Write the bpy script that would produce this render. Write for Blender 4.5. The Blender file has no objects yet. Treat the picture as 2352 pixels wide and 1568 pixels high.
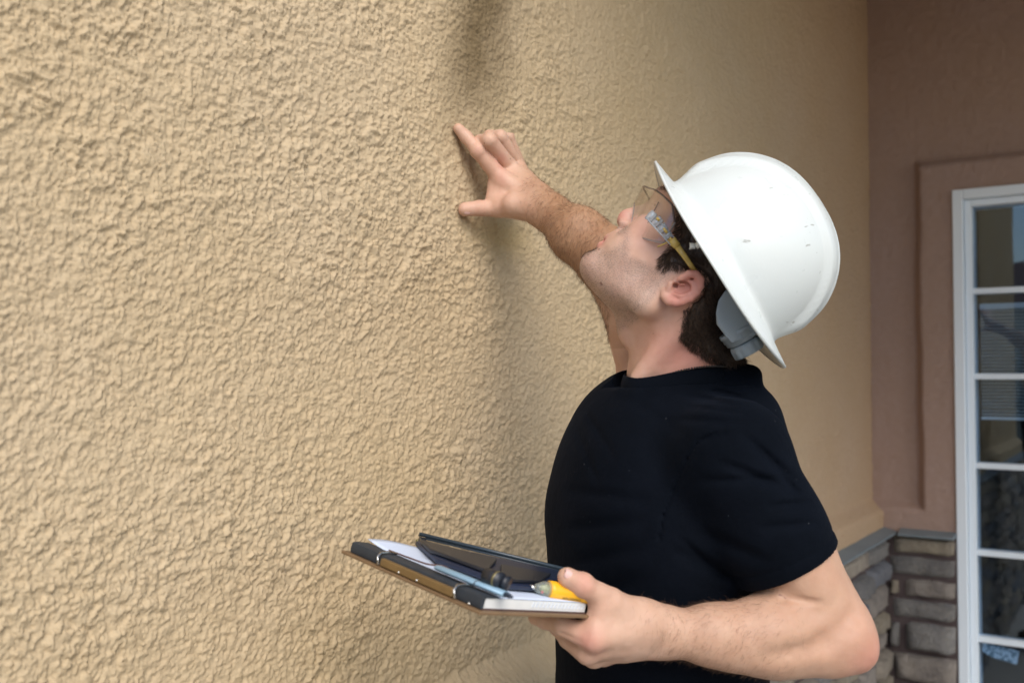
import bpy, math, random, time
import numpy as np
from mathutils import Vector, Matrix
T0 = time.time()
random.seed(7)
RNG = np.random.default_rng(7)
S = bpy.context.scene
C = S.collection

# ---------------------------------------------------------------- camera
CAM_H = 1.62
PITCH = math.radians(1.8)
FPX = 2287.0                    # focal length in 2352-wide picture units (35 mm lens)
cam = bpy.data.cameras.new('camera')
camo = bpy.data.objects.new('camera', cam); C.objects.link(camo)
camo.location = (0, 0, CAM_H)
camo.rotation_euler = (math.radians(90) + PITCH, 0, 0)
cam.sensor_width = 36; cam.lens = 35.0
cam.clip_start = 0.02; cam.clip_end = 500
cam.dof.use_dof = True
cam.dof.focus_distance = 1.36
cam.dof.aperture_fstop = 5.0
S.camera = camo

# ---------------------------------------------------------------- world, sun, exposure
SUN_EL, SUN_AZ = math.radians(41), math.radians(163)     # azimuth clockwise from +Y
w = bpy.data.worlds.new('World'); S.world = w; w.use_nodes = True
nt = w.node_tree
sky = nt.nodes.new('ShaderNodeTexSky'); sky.sky_type = 'NISHITA'; sky.sun_disc = False
sky.sun_elevation = SUN_EL; sky.sun_rotation = SUN_AZ
sky.air_density = 1.0; sky.dust_density = 1.2; sky.ozone_density = 1.0
bg = nt.nodes['Background']; bg.inputs['Strength'].default_value = 0.14
nt.links.new(sky.outputs[0], bg.inputs['Color'])
sl = bpy.data.lights.new('sun', 'SUN'); sl.energy = 1.75; sl.angle = math.radians(46); sl.color = (1.0, 0.93, 0.83)
so = bpy.data.objects.new('sun', sl); C.objects.link(so)
sd = Vector((math.sin(SUN_AZ) * math.cos(SUN_EL), math.cos(SUN_AZ) * math.cos(SUN_EL), math.sin(SUN_EL)))
so.rotation_euler = sd.to_track_quat('Z', 'Y').to_euler(); so.location = (3, -6, 8)
S.view_settings.view_transform = 'Standard'; S.view_settings.look = 'None'
S.view_settings.exposure = 0.66; S.view_settings.gamma = 1.0
S.cycles.max_bounces = 8; S.cycles.transparent_max_bounces = 12

# ---------------------------------------------------------------- pixel helpers
CP, SP = math.cos(PITCH), math.sin(PITCH)
def ray(px, py):
    x = (px - 1176.0) / FPX; v = (784.0 - py) / FPX
    return np.array([x, CP - v * SP, SP + v * CP])
def P(px, py, Z):
    return ray(px, py) * Z + np.array([0, 0, CAM_H])
COR = np.array([1.37, 3.80]); WD = np.array([0.549, 0.8358]); WN = np.array([0.8358, -0.549])   # corner, wall direction, wall normal
FD = WN.copy(); FN = -WD                                                                       # far wall runs along FD, faces FN
def WP(px, py, off=0.0):
    r = ray(px, py)
    den = r[0] * WN[0] + r[1] * WN[1]
    num = COR[0] * WN[0] + COR[1] * WN[1] + off
    k = num / den
    return r * k + np.array([0, 0, CAM_H])
def nrm(v):
    v = np.asarray(v, float); return v / np.linalg.norm(v)

# ---------------------------------------------------------------- noise
def _h(ix, iy, iz, seed):
    h = (ix.astype(np.int64) * 374761393 + iy.astype(np.int64) * 668265263 + iz.astype(np.int64) * 2147483647 + seed * 144665) & 0xffffffff
    h = ((h ^ (h >> 13)) * 1274126177) & 0xffffffff
    return ((h ^ (h >> 16)) & 0xffff).astype(np.float64) / 65535.0
def vnoise(p, seed=0):                      # value noise, p (...,3), -1..1
    i = np.floor(p).astype(np.int64); f = p - i; f = f * f * f * (f * (f * 6 - 15) + 10)
    r = 0
    for dx in (0, 1):
        wx = f[..., 0] if dx else 1 - f[..., 0]
        for dy in (0, 1):
            wy = f[..., 1] if dy else 1 - f[..., 1]
            for dz in (0, 1):
                wz = f[..., 2] if dz else 1 - f[..., 2]
                r = r + wx * wy * wz * _h(i[..., 0] + dx, i[..., 1] + dy, i[..., 2] + dz, seed)
    return r * 2 - 1
def vnoise2(x, y, seed=0):
    ix = np.floor(x).astype(np.int64); iy = np.floor(y).astype(np.int64); fx = x - ix; fy = y - iy
    fx = fx * fx * fx * (fx * (fx * 6 - 15) + 10); fy = fy * fy * fy * (fy * (fy * 6 - 15) + 10)
    z = np.zeros_like(ix)
    a = _h(ix, iy, z, seed); b = _h(ix + 1, iy, z, seed); c = _h(ix, iy + 1, z, seed); d = _h(ix + 1, iy + 1, z, seed)
    return ((a * (1 - fx) + b * fx) * (1 - fy) + (c * (1 - fx) + d * fx) * fy) * 2 - 1
def perlin2(x, y, seed=0):
    ix = np.floor(x).astype(np.int64); iy = np.floor(y).astype(np.int64); fx = x - ix; fy = y - iy
    u = fx * fx * fx * (fx * (fx * 6 - 15) + 10); v = fy * fy * fy * (fy * (fy * 6 - 15) + 10); z = np.zeros_like(ix)
    def g(dx, dy):
        a = _h(ix + dx, iy + dy, z, seed) * 6.2832; return np.cos(a) * (fx - dx) + np.sin(a) * (fy - dy)
    return ((g(0, 0) * (1 - u) + g(1, 0) * u) * (1 - v) + (g(0, 1) * (1 - u) + g(1, 1) * u) * v) * 1.5
def fbm2(x, y, f0, octs, gain, seed):
    r = 0; a = 1.0; f = f0; tot = 0
    for i in range(octs):
        c, s = math.cos(0.7 * i), math.sin(0.7 * i)
        r = r + a * perlin2((x * c - y * s) * f + 7.3 * i, (x * s + y * c) * f - 3.1 * i, seed + i); tot += a; a *= gain; f *= 2.03
    return r / tot
def sstep(a, b, x):
    t = np.clip((x - a) / (b - a), 0, 1); return t * t * (3 - 2 * t)

# ---------------------------------------------------------------- mesh / object helpers
def mk_mesh(name, verts, faces, smooth=True, attr=None):
    me = bpy.data.meshes.new(name)
    verts = np.asarray(verts, np.float32)
    if isinstance(faces, np.ndarray):
        n, k = faces.shape
        me.vertices.add(len(verts)); me.vertices.foreach_set('co', verts.ravel())
        me.loops.add(n * k); me.loops.foreach_set('vertex_index', faces.astype(np.int32).ravel())
        me.polygons.add(n); me.polygons.foreach_set('loop_start', np.arange(0, n * k, k, dtype=np.int32))
        me.update(calc_edges=True); me.validate()
    else:
        me.from_pydata([tuple(map(float, v)) for v in verts], [], faces); me.update()
    me.polygons.foreach_set('use_smooth', np.full(len(me.polygons), smooth))
    if attr is not None:
        for an, av in attr.items():
            a = me.color_attributes.new(an, 'FLOAT_COLOR', 'POINT')
            col = np.ones((len(verts), 4), np.float32); col[:, :av.shape[1]] = av
            a.data.foreach_set('color', col.ravel())
    return me
def root(name, loc, label, cat, group=None):
    o = bpy.data.objects.new(name, None); C.objects.link(o); o.location = [float(a) for a in loc]
    o.empty_display_size = 0.05
    o['label'] = label; o['category'] = cat
    if group: o['group'] = group
    return o
def world_loc(o):
    l = np.zeros(3)
    while o is not None:
        l = l + np.array(o.location); o = o.parent
    return l
def part(name, verts, faces, mat, parent=None, smooth=True, attr=None, label=None):
    verts = np.asarray(verts, float)
    if parent is not None:
        verts = verts - world_loc(parent)
    me = mk_mesh(name, verts, faces, smooth, attr)
    if mat: me.materials.append(mat)
    o = bpy.data.objects.new(name, me); C.objects.link(o)
    if parent is not None: o.parent = parent
    if label: o['label'] = label
    return o
def structure(o): o['kind'] = 'structure'; return o
def thing(o, label, cat, group=None):
    o['label'] = label; o['category'] = cat
    if group: o['group'] = group
    return o
class MB:
    def __init__(s): s.v = []; s.f = []
    def add(s, v, f):
        n = len(s.v); s.v += [tuple(map(float, a)) for a in v]; s.f += [tuple(i + n for i in q) for q in f]; return s
    def box(s, o, ex, ey, ez):            # corner o and three edge vectors
        o = np.asarray(o, float); ex, ey, ez = map(lambda a: np.asarray(a, float), (ex, ey, ez))
        if np.dot(np.cross(ex, ey), ez) < 0: o = o + ex; ex = -ex
        v = [o, o + ex, o + ex + ey, o + ey, o + ez, o + ex + ez, o + ex + ey + ez, o + ey + ez]
        return s.add(v, [(0, 3, 2, 1), (4, 5, 6, 7), (0, 1, 5, 4), (1, 2, 6, 5), (2, 3, 7, 6), (3, 0, 4, 7)])
    def tube(s, pts, rad, seg=12, cap=True, flat=None):
        pts = [np.asarray(p, float) for p in pts]; n = len(pts)
        if np.isscalar(rad): rad = [rad] * n
        vs = []; up = np.array([0.13, 0.27, 0.95])
        for i, p in enumerate(pts):
            t = nrm(pts[min(i + 1, n - 1)] - pts[max(i - 1, 0)])
            a = flat if flat is not None else up
            a = nrm(a - t * np.dot(a, t)); b = np.cross(t, a)
            rr = rad[i] if not np.isscalar(rad[i]) else (rad[i], rad[i])
            for k in range(seg):
                th = 2 * math.pi * k / seg
                vs.append(p + a * math.cos(th) * rr[0] + b * math.sin(th) * rr[1])
        fs = []
        for i in range(n - 1):
            for k in range(seg):
                k2 = (k + 1) % seg
                fs.append((i * seg + k, i * seg + k2, (i + 1) * seg + k2, (i + 1) * seg + k))
        if cap:
            fs.append(tuple(range(seg))[::-1]); fs.append(tuple((n - 1) * seg + k for k in range(seg)))
        return s.add(vs, fs)
    def sphere(s, c, r, seg=12, rings=8, axes=None):
        c = np.asarray(c, float); vs = []; fs = []
        A = np.eye(3) if axes is None else np.array(axes)
        rr = (r, r, r) if np.isscalar(r) else r
        for i in range(rings + 1):
            ph = math.pi * i / rings
            for k in range(seg):
                th = 2 * math.pi * k / seg
                q = (math.sin(ph) * math.cos(th) * rr[0], math.sin(ph) * math.sin(th) * rr[1], math.cos(ph) * rr[2])
                vs.append(c + A[0] * q[0] + A[1] * q[1] + A[2] * q[2])
        for i in range(rings):
            for k in range(seg):
                k2 = (k + 1) % seg
                fs.append((i * seg + k, (i + 1) * seg + k, (i + 1) * seg + k2, i * seg + k2))
        return s.add(vs, fs)
    def build(s, name, mat, parent=None, smooth=False, bevel=0, label=None, seg=2):
        o = part(name, s.v, s.f, mat, parent, smooth, label=label)
        if bevel:
            m = o.modifiers.new('bevel', 'BEVEL'); m.width = bevel; m.segments = seg; m.limit_method = 'ANGLE'
            m.angle_limit = math.radians(40); o.data.polygons.foreach_set('use_smooth', [True] * len(o.data.polygons))
            m.harden_normals = True
        return o

# ---------------------------------------------------------------- materials
def new_mat(name, base, rough=0.6, metal=0.0, **kw):
    m = bpy.data.materials.new(name); m.use_nodes = True
    b = m.node_tree.nodes['Principled BSDF']
    b.inputs['Base Color'].default_value = (*base, 1); b.inputs['Roughness'].default_value = rough; b.inputs['Metallic'].default_value = metal
    for k, v in kw.items(): b.inputs[k].default_value = v
    return m
class NB:                                        # tiny node builder
    def __init__(s, m): s.m = m; s.t = m.node_tree; s.b = s.t.nodes['Principled BSDF']; s.co = s.n('ShaderNodeTexCoord').outputs['Object']
    def n(s, t, **kw):
        x = s.t.nodes.new(t)
        for k, v in kw.items():
            if hasattr(x, k) and not k[0].isupper(): setattr(x, k, v)
            else: x.inputs[k.replace('_', ' ')].default_value = v
        return x
    def l(s, a, b): s.t.links.new(a, b)
    def noise(s, scale, detail=4, rough=0.55, vec=None, dist=0):
        x = s.n('ShaderNodeTexNoise', Scale=scale, Detail=detail, Roughness=rough, Distortion=dist); s.l(vec or s.co, x.inputs['Vector']); return x.outputs['Fac']
    def ramp(s, fac, stops):
        x = s.n('ShaderNodeValToRGB'); s.l(fac, x.inputs[0]); e = x.color_ramp.elements
        while len(e) < len(stops): e.new(0.5)
        for q, (p, c) in zip(e, stops):
            q.position = p; q.color = (*c, 1) if not np.isscalar(c) else (c, c, c, 1)
        return x.outputs[0]
    def mix(s, fac, a, b, mode='MIX'):
        x = s.n('ShaderNodeMixRGB', blend_type=mode)
        for i, q in ((0, fac), (1, a), (2, b)):
            if isinstance(q, bpy.types.NodeSocket): s.l(q, x.inputs[i])
            else: x.inputs[i].default_value = q if i == 0 else (*q, 1)
        return x.outputs[0]
    def math(s, op, a, b=0.0):
        x = s.n('ShaderNodeMath', operation=op)
        for i, q in ((0, a), (1, b)):
            if isinstance(q, bpy.types.NodeSocket): s.l(q, x.inputs[i])
            else: x.inputs[i].default_value = q
        return x.outputs[0]
    def bump(s, h, dist, strength=1.0, prev=None):
        x = s.n('ShaderNodeBump', Distance=dist, Strength=strength); s.l(h, x.inputs['Height'])
        if prev is not None: s.l(prev, x.inputs['Normal'])
        return x.outputs[0]
    def color(s, c): s.l(c, s.b.inputs['Base Color'])
    def normal(s, c): s.l(c, s.b.inputs['Normal'])
    def attr(s, name):
        x = s.n('ShaderNodeVertexColor', layer_name=name); y = s.n('ShaderNodeSeparateColor'); s.l(x.outputs[0], y.inputs[0]); return y.outputs

STUCCO_COL = (0.53, 0.424, 0.285)
def stucco(name, col, grain=1.0, shade_tint=False):
    m = new_mat(name, col, 0.9); n = NB(m); n.b.inputs['Specular IOR Level'].default_value = 0.15
    big = n.noise(2.2, 4, 0.6); mid = n.noise(55, 4, 0.6)
    c = n.mix(n.ramp(big, [(0.3, 0.0), (0.7, 1.0)]), col, tuple(np.array(col) * (0.97, 0.94, 0.86)))
    c = n.mix(n.ramp(mid, [(0.35, 0.0), (0.75, 0.25)]), c, tuple(np.array(col) * (0.8, 0.72, 0.62)))
    if shade_tint:
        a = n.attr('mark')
        c = n.mix(a['Red'], c, tuple(np.array(col) * (0.34, 0.31, 0.25)))  # soft shadow high on the wall, painted into its colour
        c = n.mix(a['Green'], c, (0.50, 0.35, 0.10))  # yellow bounce light from the hand, painted in
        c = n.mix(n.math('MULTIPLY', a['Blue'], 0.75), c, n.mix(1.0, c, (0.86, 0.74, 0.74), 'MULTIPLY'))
    n.color(c)
    g = n.noise(520, 3, 0.7); g2 = n.noise(190, 3, 0.6)
    b1 = n.bump(g2, 0.0016 * grain, 0.8); n.normal(n.bump(g, 0.0006 * grain, 0.8, b1))
    return m
M = {}
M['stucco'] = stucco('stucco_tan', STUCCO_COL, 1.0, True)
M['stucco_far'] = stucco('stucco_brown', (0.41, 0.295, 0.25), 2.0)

# ================================================================ STRUCTURE
def wall_xy(t, off=0.0):           # point on the main wall t metres from the corner towards the camera
    return COR[0] - WD[0] * t + WN[0] * off, COR[1] - WD[1] * t + WN[1] * off
def far_xy(s, off=0.0):
    return COR[0] + FD[0] * s + FN[0] * off, COR[1] + FD[1] * s + FN[1] * off
BAND_Z = 1.145

def ground():
    v = []; 
    o = part('ground', [(-60, -60, 0), (60, -60, 0), (60, 60, 0), (-60, 60, 0)], [(0, 1, 2, 3)], None)
    m = new_mat('ground_gravel', (0.36, 0.30, 0.24), 0.95); n = NB(m)
    n.color(n.mix(n.noise(8, 6), (0.30, 0.25, 0.19), (0.42, 0.36, 0.29))); o.data.materials.append(m); structure(o)
    p = [(*wall_xy(6.0, 0), 0.004), (*wall_xy(6.0, 2.4), 0.004), (*far_xy(2.4, 0), 0.004), (*wall_xy(0, 0), 0.004)]
    p[2] = (*(COR + WN * 2.4), 0.004)
    o = part('pavement', p, [(0, 1, 2, 3)], None)
    m = new_mat('concrete', (0.45, 0.42, 0.38), 0.85); n = NB(m)
    n.color(n.mix(n.noise(5, 6), (0.38, 0.36, 0.33), (0.5, 0.47, 0.42))); o.data.materials.append(m); structure(o)
ground()

def stucco_height(t, z):
    # knock-down stucco: rough sanded body, torn flakes with ragged edges, sand grain
    F1 = fbm2(t, z, 38.0, 5, 0.68, 5)
    F2 = fbm2(t, z, 92.0, 3, 0.62, 40)
    F3 = fbm2(t, z, 210.0, 2, 0.7, 60)
    patch = sstep(-0.3, 0.3, fbm2(t, z, 4.0, 2, 0.5, 80))
    amt = (0.45 + 0.60 * patch) * (0.75 + 0.25 * sstep(1.6, 3.3, t))
    h = sstep(0.02, 0.06, F1) * 0.0014 * amt + F1 * 0.0012
    h += sstep(-0.03, 0.06, F2) * 0.0011 * amt + sstep(0.14, 0.20, F2) * 0.0005 + F2 * 0.0013
    h += F3 * 0.0021 + perlin2(t * 460, z * 460, 66) * 0.0006
    led = fbm2(t + 3, z * 1.6, 16.0, 6, 0.64, 100); h += sstep(0.0, 0.03, led) * 0.0024 * sstep(0.0, 0.25, fbm2(t, z, 14.0, 2, 0.5, 120)) * amt
    h += fbm2(t, z, 4.0, 2, 0.5, 90) * 0.003
    return h

def main_wall():
    # columns spaced finer near the camera
    ts = []; t = 4.3
    while t > 0.002:
        ts.append(t)
        Z = 3.8 - 0.836 * t
        t -= max(0.0016, 0.00165 * Z * 0.95)
    ts.append(0.0); ts = np.array(ts)
    zs = []; z = 1.00
    while z < 3.12:
        zs.append(z); z += 0.0019 + max(0, abs(z - 1.7) - 0.45) * 0.004
    zs = np.array(zs)
    Tg, Zg = np.meshgrid(ts, zs, indexing='ij')
    h = stucco_height(Tg, Zg)
    lo = sstep(BAND_Z + 0.006, BAND_Z - 0.048, Zg + vnoise2(Tg * 9, Zg * 0 + 3, 31) * 0.004) * 0.048
    off = h + lo
    X = COR[0] - WD[0] * Tg + WN[0] * off; Y = COR[1] - WD[1] * Tg + WN[1] * off
    V = np.stack([X, Y, Zg], -1).reshape(-1, 3)
    a, b = Tg.shape
    idx = np.arange(a * b).reshape(a, b)
    F = np.stack([idx[:-1, :-1], idx[1:, :-1], idx[1:, 1:], idx[:-1, 1:]], -1).reshape(-1, 4)
    # soft shadow above the hand and yellow skin bounce below it, painted as tint
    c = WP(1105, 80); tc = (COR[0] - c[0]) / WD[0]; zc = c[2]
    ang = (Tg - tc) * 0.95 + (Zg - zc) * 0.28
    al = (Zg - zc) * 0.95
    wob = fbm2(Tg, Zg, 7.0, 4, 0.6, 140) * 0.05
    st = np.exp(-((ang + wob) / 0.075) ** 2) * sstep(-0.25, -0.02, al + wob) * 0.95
    c2 = WP(1150, 540); t2 = (COR[0] - c2[0]) / WD[0]
    ye = np.exp(-(((Tg - t2) / 0.09) ** 2 + ((Zg - c2[2]) / 0.035) ** 2)) * 0.35
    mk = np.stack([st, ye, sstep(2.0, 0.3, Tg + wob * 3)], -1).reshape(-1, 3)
    # the back slab so the wall has thickness and its end is closed
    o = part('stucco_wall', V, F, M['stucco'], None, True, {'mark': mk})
    thing(o, 'tan rough stucco wall with a raised ledge low down, the man touches it', 'wall')
    mb = MB()
    x0, y0 = wall_xy(4.3, -0.004); x1, y1 = wall_xy(-0.2, -0.004)
    mb.box((x0, y0, 0), (x1 - x0, y1 - y0, 0), (-WN[0] * 0.2, -WN[1] * 0.2, 0), (0, 0, 3.14))
    mb.build('wall_core', M['stucco'], o)
    return o
MW = main_wall()
print('main wall', round(time.time() - T0, 1))

WIN_S, WIN_Z1, WIN_W, WIN_Z0 = 0.303, 2.2805, 0.92, 0.16
def far_wall():
    ss = np.unique(np.concatenate([np.arange(0, 0.5, 0.006), np.arange(0.5, 1.6, 0.02), [WIN_S, WIN_S + WIN_W]]))
    zs = np.arange(0.0, 3.14, 0.008); zs = np.unique(np.concatenate([zs[(np.abs(zs - WIN_Z0) > 0.003) & (np.abs(zs - WIN_Z1) > 0.003)], [WIN_Z0, WIN_Z1]]))
    ss = ss[np.concatenate([[True], np.diff(ss) > 0.0012])]
    Sg, Zg = np.meshgrid(ss, zs, indexing='ij')
    def boxsdf(x, y, x0, x1, y0, y1):
        dx = np.maximum(x0 - x, x - x1); dy = np.maximum(y0 - y, y - y1)
        return np.maximum(dx, dy)
    wob = vnoise2(Sg * 0, Zg * 6, 50) * 0.003
    d = np.minimum(boxsdf(Sg + wob, Zg, 0.178, 1.35, -1, 2.395), boxsdf(Sg, Zg, -1, 3, -1, 1.128))
    off = 0.042 * sstep(0.018, -0.018, d)
    off += vnoise2(Sg * 60, Zg * 60, 51) * 0.0012 + vnoise2(Sg * 130, Zg * 130, 52) * 0.0008
    X = COR[0] + FD[0] * Sg + FN[0] * off; Y = COR[1] + FD[1] * Sg + FN[1] * off
    V = np.stack([X, Y, Zg], -1).reshape(-1, 3); a, b = Sg.shape; idx = np.arange(a * b).reshape(a, b)
    sc = (Sg[:-1, :-1] + Sg[1:, :-1]) / 2; zc = (Zg[:-1, :-1] + Zg[:-1, 1:]) / 2
    keep = ~((sc > WIN_S) & (sc < WIN_S + WIN_W) & (zc > WIN_Z0) & (zc < WIN_Z1))
    F = np.stack([idx[:-1, :-1], idx[1:, :-1], idx[1:, 1:], idx[:-1, 1:]], -1)[keep]
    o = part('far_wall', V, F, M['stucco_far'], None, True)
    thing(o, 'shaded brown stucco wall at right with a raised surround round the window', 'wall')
far_wall()

def porch():
    m = new_mat('porch_paint', (0.30, 0.24, 0.18), 0.8); n = NB(m); n.color(n.mix(n.noise(20), (0.28, 0.22, 0.17), (0.33, 0.27, 0.2)))
    mb = MB(); x, y = wall_xy(2.9, -0.3)
    e1 = np.array([*(WD * 3.2), 0]); e2 = np.array([*(WN * 3.3), 0])
    mb.box((x, y, 3.145), e1, e2, (0, 0, 0.2))
    o = mb.build('porch_roof', m); thing(o, 'brown porch roof over the corner beside the window', 'roof')
    mb = MB(); q = np.array([*wall_xy(2.2, 2.7), 0.0])
    mb.box(q, (WD[0] * 0.22, WD[1] * 0.22, 0), (WN[0] * 0.22, WN[1] * 0.22, 0), (0, 0, 3.14))
    mb.box(q - np.array([*(WD * 0.04), 0]) - np.array([*(WN * 0.04), 0]), (WD[0] * 0.30, WD[1] * 0.30, 0), (WN[0] * 0.30, WN[1] * 0.30, 0), (0, 0, 0.3))
    m2 = new_mat('column_paint', (0.06, 0.07, 0.09), 0.7); n = NB(m2); n.color(n.mix(n.noise(30), (0.05, 0.06, 0.08), (0.08, 0.09, 0.11)))
    o = mb.build('porch_column', m2, bevel=0.008); thing(o, 'dark square porch column holding up the porch roof edge', 'column')
porch()

def stones():
    m = new_mat('stacked_stone', (0.2, 0.2, 0.2), 0.85); n = NB(m); a = n.n('ShaderNodeVertexColor', layer_name='tone').outputs[0]
    c = n.mix(n.ramp(n.noise(18, 5), [(0.3, 0.0), (0.7, 1.0)]), a, n.mix(1.0, a, (0.62, 0.62, 0.66), 'MULTIPLY'))
    c = n.mix(n.ramp(n.noise(70, 4), [(0.55, 0.0), (0.8, 0.6)]), c, (0.42, 0.37, 0.30)); n.color(c)
    n.normal(n.bump(n.noise(75, 7, 0.7), 0.018, 1.0))
    mort = new_mat('mortar', (0.085, 0.062, 0.06), 0.95); n = NB(mort); n.normal(n.bump(n.noise(120, 4), 0.004))
    capm = new_mat('cap_metal', (0.17, 0.21, 0.24), 0.5); n = NB(capm); n.color(n.mix(n.noise(14, 4), (0.12, 0.15, 0.17), (0.22, 0.26, 0.28)))
    tones = [(0.22, 0.19, 0.155), (0.27, 0.23, 0.17), (0.17, 0.165, 0.16), (0.24, 0.21, 0.18), (0.21, 0.20, 0.185), (0.28, 0.24, 0.19), (0.155, 0.16, 0.175)]
    def field(dirv, nv, segs, base_off, seed):
        V = []; F = []; A = []; rng = random.Random(seed)
        for (s0, s1, z0, z1) in segs:
            nu = max(4, int((s1 - s0) / 0.02)); nv_ = 7
            tone = np.array(rng.choice(tones)) * rng.uniform(0.85, 1.15); tone = tone * 1.45; dep = rng.uniform(0.018, 0.042); tilt = rng.uniform(-0.008, 0.008)
            b = len(V); sh = rng.random() * 100
            for i in range(nu + 1):
                for j in range(nv_ + 1):
                    u = i / nu; v = j / nv_
                    e = min(u * (s1 - s0), (1 - u) * (s1 - s0), v * (z1 - z0), (1 - v) * (z1 - z0))
                    r = 1 - max(0, 1 - e / 0.008) ** 2.6
                    nz = float(vnoise(np.array([[u * (s1 - s0) * 28 + sh, v * (z1 - z0) * 28, sh]]))[0]) * 0.006
                    o_ = base_off + (dep + nz) * max(r, 0) + tilt * (v - .5)
                    ew = float(vnoise(np.array([[u * 5 + sh, 0.5 + v * 2, sh + 7]]))[0]) * 0.004
                    s_ = s0 + u * (s1 - s0) + (ew if 0 < u < 1 else ew * .6); z_ = z0 + v * (z1 - z0) + ew
                    p = COR + dirv * s_ + nv * o_
                    V.append((p[0], p[1], z_)); A.append(tone)
            for i in range(nu):
                for j in range(nv_):
                    k = b + i * (nv_ + 1) + j; F.append((k, k + nv_ + 1, k + nv_ + 2, k + 1))
        return V, F, A
    zr = [(0.925, 0.985), (0.845, 0.912), (0.770, 0.833), (0.690, 0.757), (0.575, 0.678), (0.46, 0.562), (0.37, 0.448), (0.27, 0.36), (0.17, 0.26), (0.09, 0.16), (0.01, 0.08)]
    st = [0.012, 0.0, 0.05, 0.008, 0.05, 0.01, 0.04, 0.0, 0.05, 0.0, 0.03]
    zr = [(a + 0.034, b + 0.034) for a, b in zr]; segs = []
    for (a, b), s0 in zip(zr, st):
        if s0 > 0.03: segs.append((0.075, 0.075 + s0 - 0.02, a + 0.004, b - 0.01))
        segs.append((0.075 + s0, WIN_S - 0.005, a, b))
    r = root('stone_wainscot', (COR[0], COR[1], 0), 'stacked stone facing under the raised ledge in the corner beside the window', 'stone facing')
    V, F, A = field(FD, FN, segs, 0.052, 3)
    part('stone_facing', V, F, m, r, True, {'tone': np.array(A)}, label='grey brown stones on the wall beside the window')
    segs = []; z = 1.019; rr = random.Random(11)
    while z > 0.02:
        hgt = rr.uniform(0.055, 0.10); s = 0.085
        while s < 4.2:
            L = rr.uniform(0.14, 0.36); segs.append((s, s + L - 0.012, max(z - hgt, 0.005), z - 0.012)); s += L
        z -= hgt
    V, F, A = field(-WD, WN, segs, 0.056, 5)
    part('stone_facing', V, [f[::-1] for f in F], m, r, True, {'tone': np.array(A)}, label='grey brown stones running away under the tan wall')
    mb = MB()
    q = COR
    mb.box((*(q + WN * 0.0), 0), (-WD[0] * 4.3, -WD[1] * 4.3, 0), (WN[0] * 0.058, WN[1] * 0.058, 0), (0, 0, 1.024))
    q2 = COR + FD * 0.0585
    mb.box((*q2, 0), (FD[0] * (WIN_S - 0.062), FD[1] * (WIN_S - 0.062), 0), (FN[0] * 0.054, FN[1] * 0.054, 0), (0, 0, 1.024))
    mb.build('mortar_bed', mort, r)
    # sloped cap along both walls
    mb = MB()
    def capprism(o, dv, L, nv):
        o = np.array([*o, 0.0]); dv = np.array([*dv, 0.0]) * L; nv = np.array([*nv, 0.0])
        prof = [(0.03, 1.026), (0.100, 1.026), (0.100, 1.033), (0.03, 1.050)]
        v = [o + nv * a + np.array([0, 0, z]) for a, z in prof] + [o + dv + nv * a + np.array([0, 0, z]) for a, z in prof]
        mb.add(v, [(0, 1, 5, 4), (1, 2, 6, 5), (2, 3, 7, 6), (3, 0, 4, 7), (3, 2, 1, 0), (4, 5, 6, 7)])
    capprism(COR + FD * 0.109, FD, WIN_S - 0.112, FN)
    capprism(COR, -WD, 4.3, WN)
    mb.build('cap_ledge', capm, r, bevel=0.002)
stones()

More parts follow.
